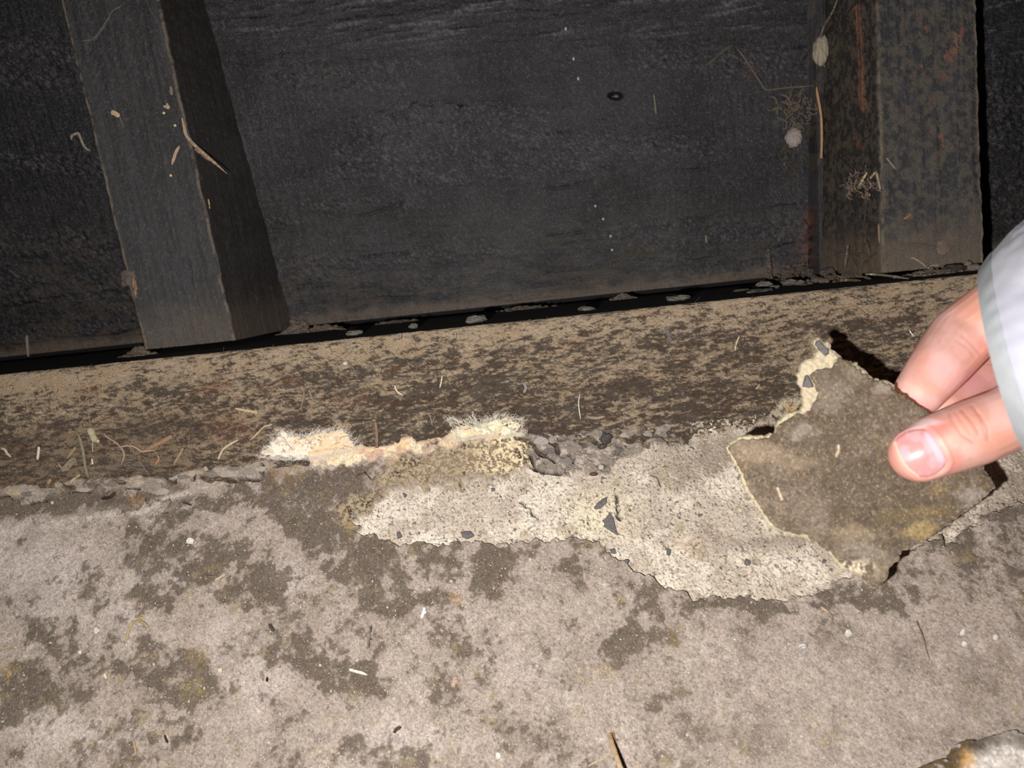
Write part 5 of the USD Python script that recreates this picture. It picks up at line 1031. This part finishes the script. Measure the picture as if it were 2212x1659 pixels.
for i, (x, y, rx, ry, c_, yy, l) in enumerate([(765, 718, 18, 5, (128, 120, 106), .315, 'grey clod in the dark gap, first from the left post'), (893, 703, 9, 4, (118, 110, 98), .32, 'tiny clod in the dark gap, second from the left post'), (1028, 687, 22, 6, (124, 116, 104), .315, 'long grey clod in the dark gap left of centre'), (1268, 666, 18, 5, (120, 112, 100), .32, 'grey clod in the dark gap right of centre'),
        (1465, 644, 24, 7, (122, 114, 102), .325, 'ragged grey clod in the dark gap below the stepped web'), (1652, 617, 16, 10, (126, 118, 106), .36, 'rounded grey pebble at the left end of the corner dust'), (1672, 623, 11, 7, (120, 110, 98), .34, 'small pebble right of the rounded grey pebble'), (1640, 631, 26, 7, (128, 118, 106), .325, 'flat grey pebble on the brink of the gap'), (1708, 611, 17, 8, (128, 120, 108), .36, 'oval grey pebble among the corner dust'),
        (1727, 612, 10, 7, (116, 106, 94), .35, 'small pebble right of the oval pebble'), (1600, 632, 16, 7, (110, 98, 86), .35, 'brown clod left of the pebbles'), (1788, 587, 14, 8, (98, 84, 80), .375, 'dark glossy pebble on the corner dust'), (1855, 580, 6, 6, (150, 142, 132), .36, 'white crumb on the ledge left of the right post'), (2090, 573, 8, 9, (132, 114, 86), .322, 'ochre pebble at the foot of the right post'), (2102, 578, 12, 7, (136, 120, 104), .320, 'pinkish pebble at the right corner of the right post'), (2060, 578, 24, 7, (72, 64, 60), .323, 'dark flat clod at the foot of the right post')]):
    ledge_lump('pebble' if 'pebble' in l else 'clod' if 'clod' in l else 'crumb', l, 'pebble' if 'pebble' in l else 'clod' if 'clod' in l else 'crumb', x, y, rx, ry, c_, yy, seed=220 + i, rough=.35)
lump('spider_web_knot', 'brown fuzzy knot on the left edge of the left post', 'web knot', 275, 600, 12, 15, (98, 82, 70), seed=240, depth=.5, rough=.5)

# ------------------------------------------------------------------ uncountable dirt
rng = np.random.default_rng(7)
parts = []
for k in range(900):
    x, y = rng.uniform(0, 2212), rng.uniform(1060, 1659)
    if rng.random() > .35 + .5 * (x < 1000): continue
    parts.append((x, y, rng.gamma(2.0, .45) + .8))
gm = []
d_ = np.array([depth_at(x, y) for x, y, _ in parts])
for (x, y, r), d0 in zip(parts, d_):
    m = trimesh.creation.icosphere(0, 1.0); V = np.array(m.vertices) * (1 + .5 * (rng.random((12, 1)) - .5)) * np.array([1, .7 + .6 * rng.random(), .6]) * r * d0 / FPX
    gm.append(trimesh.Trimesh(atd(x, y, d0 - .0001) + V[:, :1] * RT + V[:, 1:2] * UP - V[:, 2:] * FW, m.faces, process=False))
tag(obj('grit', trimesh.util.concatenate(gm), M_of((214, 200, 176), .9)), 'fine pale grit scattered over the concrete', 'grit', kind='stuff')
L, W = [], []
for k in range(2600):
    x = rng.uniform(-20, 2230); t0 = (rng.random() ** .8)
    y = 812 - .1025 * x + t0 * 225
    if y > 1050 - .0957 * x - 8: continue
    dep = rng.random() < .25
    a = rng.normal(-.1, .35) if not dep else rng.uniform(-1.6, 1.6); l = rng.gamma(2.0, 6.0) + 4; d0 = depth_at(x, y); b = rng.normal(0, .7); n = 5
    pts = []; q = np.array([x, y])
    for j in range(n):
        pts.append(atd(q[0], q[1], d0 - .0004 - .0012 * rng.random() * (j in (1, 2, 3)))); a += b / n + rng.normal(0, .18); q = q + l / n * np.array([math.cos(a), math.sin(a)])
    L.append(np.array(pts)); W.append(rng.uniform(.00005, .00016))
h2 = len(L) // 2
tag(curves('dust_fibre', L[:h2], W[:h2], M_of((128, 114, 88), .95, .1), spath), kind='stuff')
tag(curves('dust_fibre', L[h2:], W[h2:], M_of((104, 92, 72), .95, .1), spath), kind='stuff')
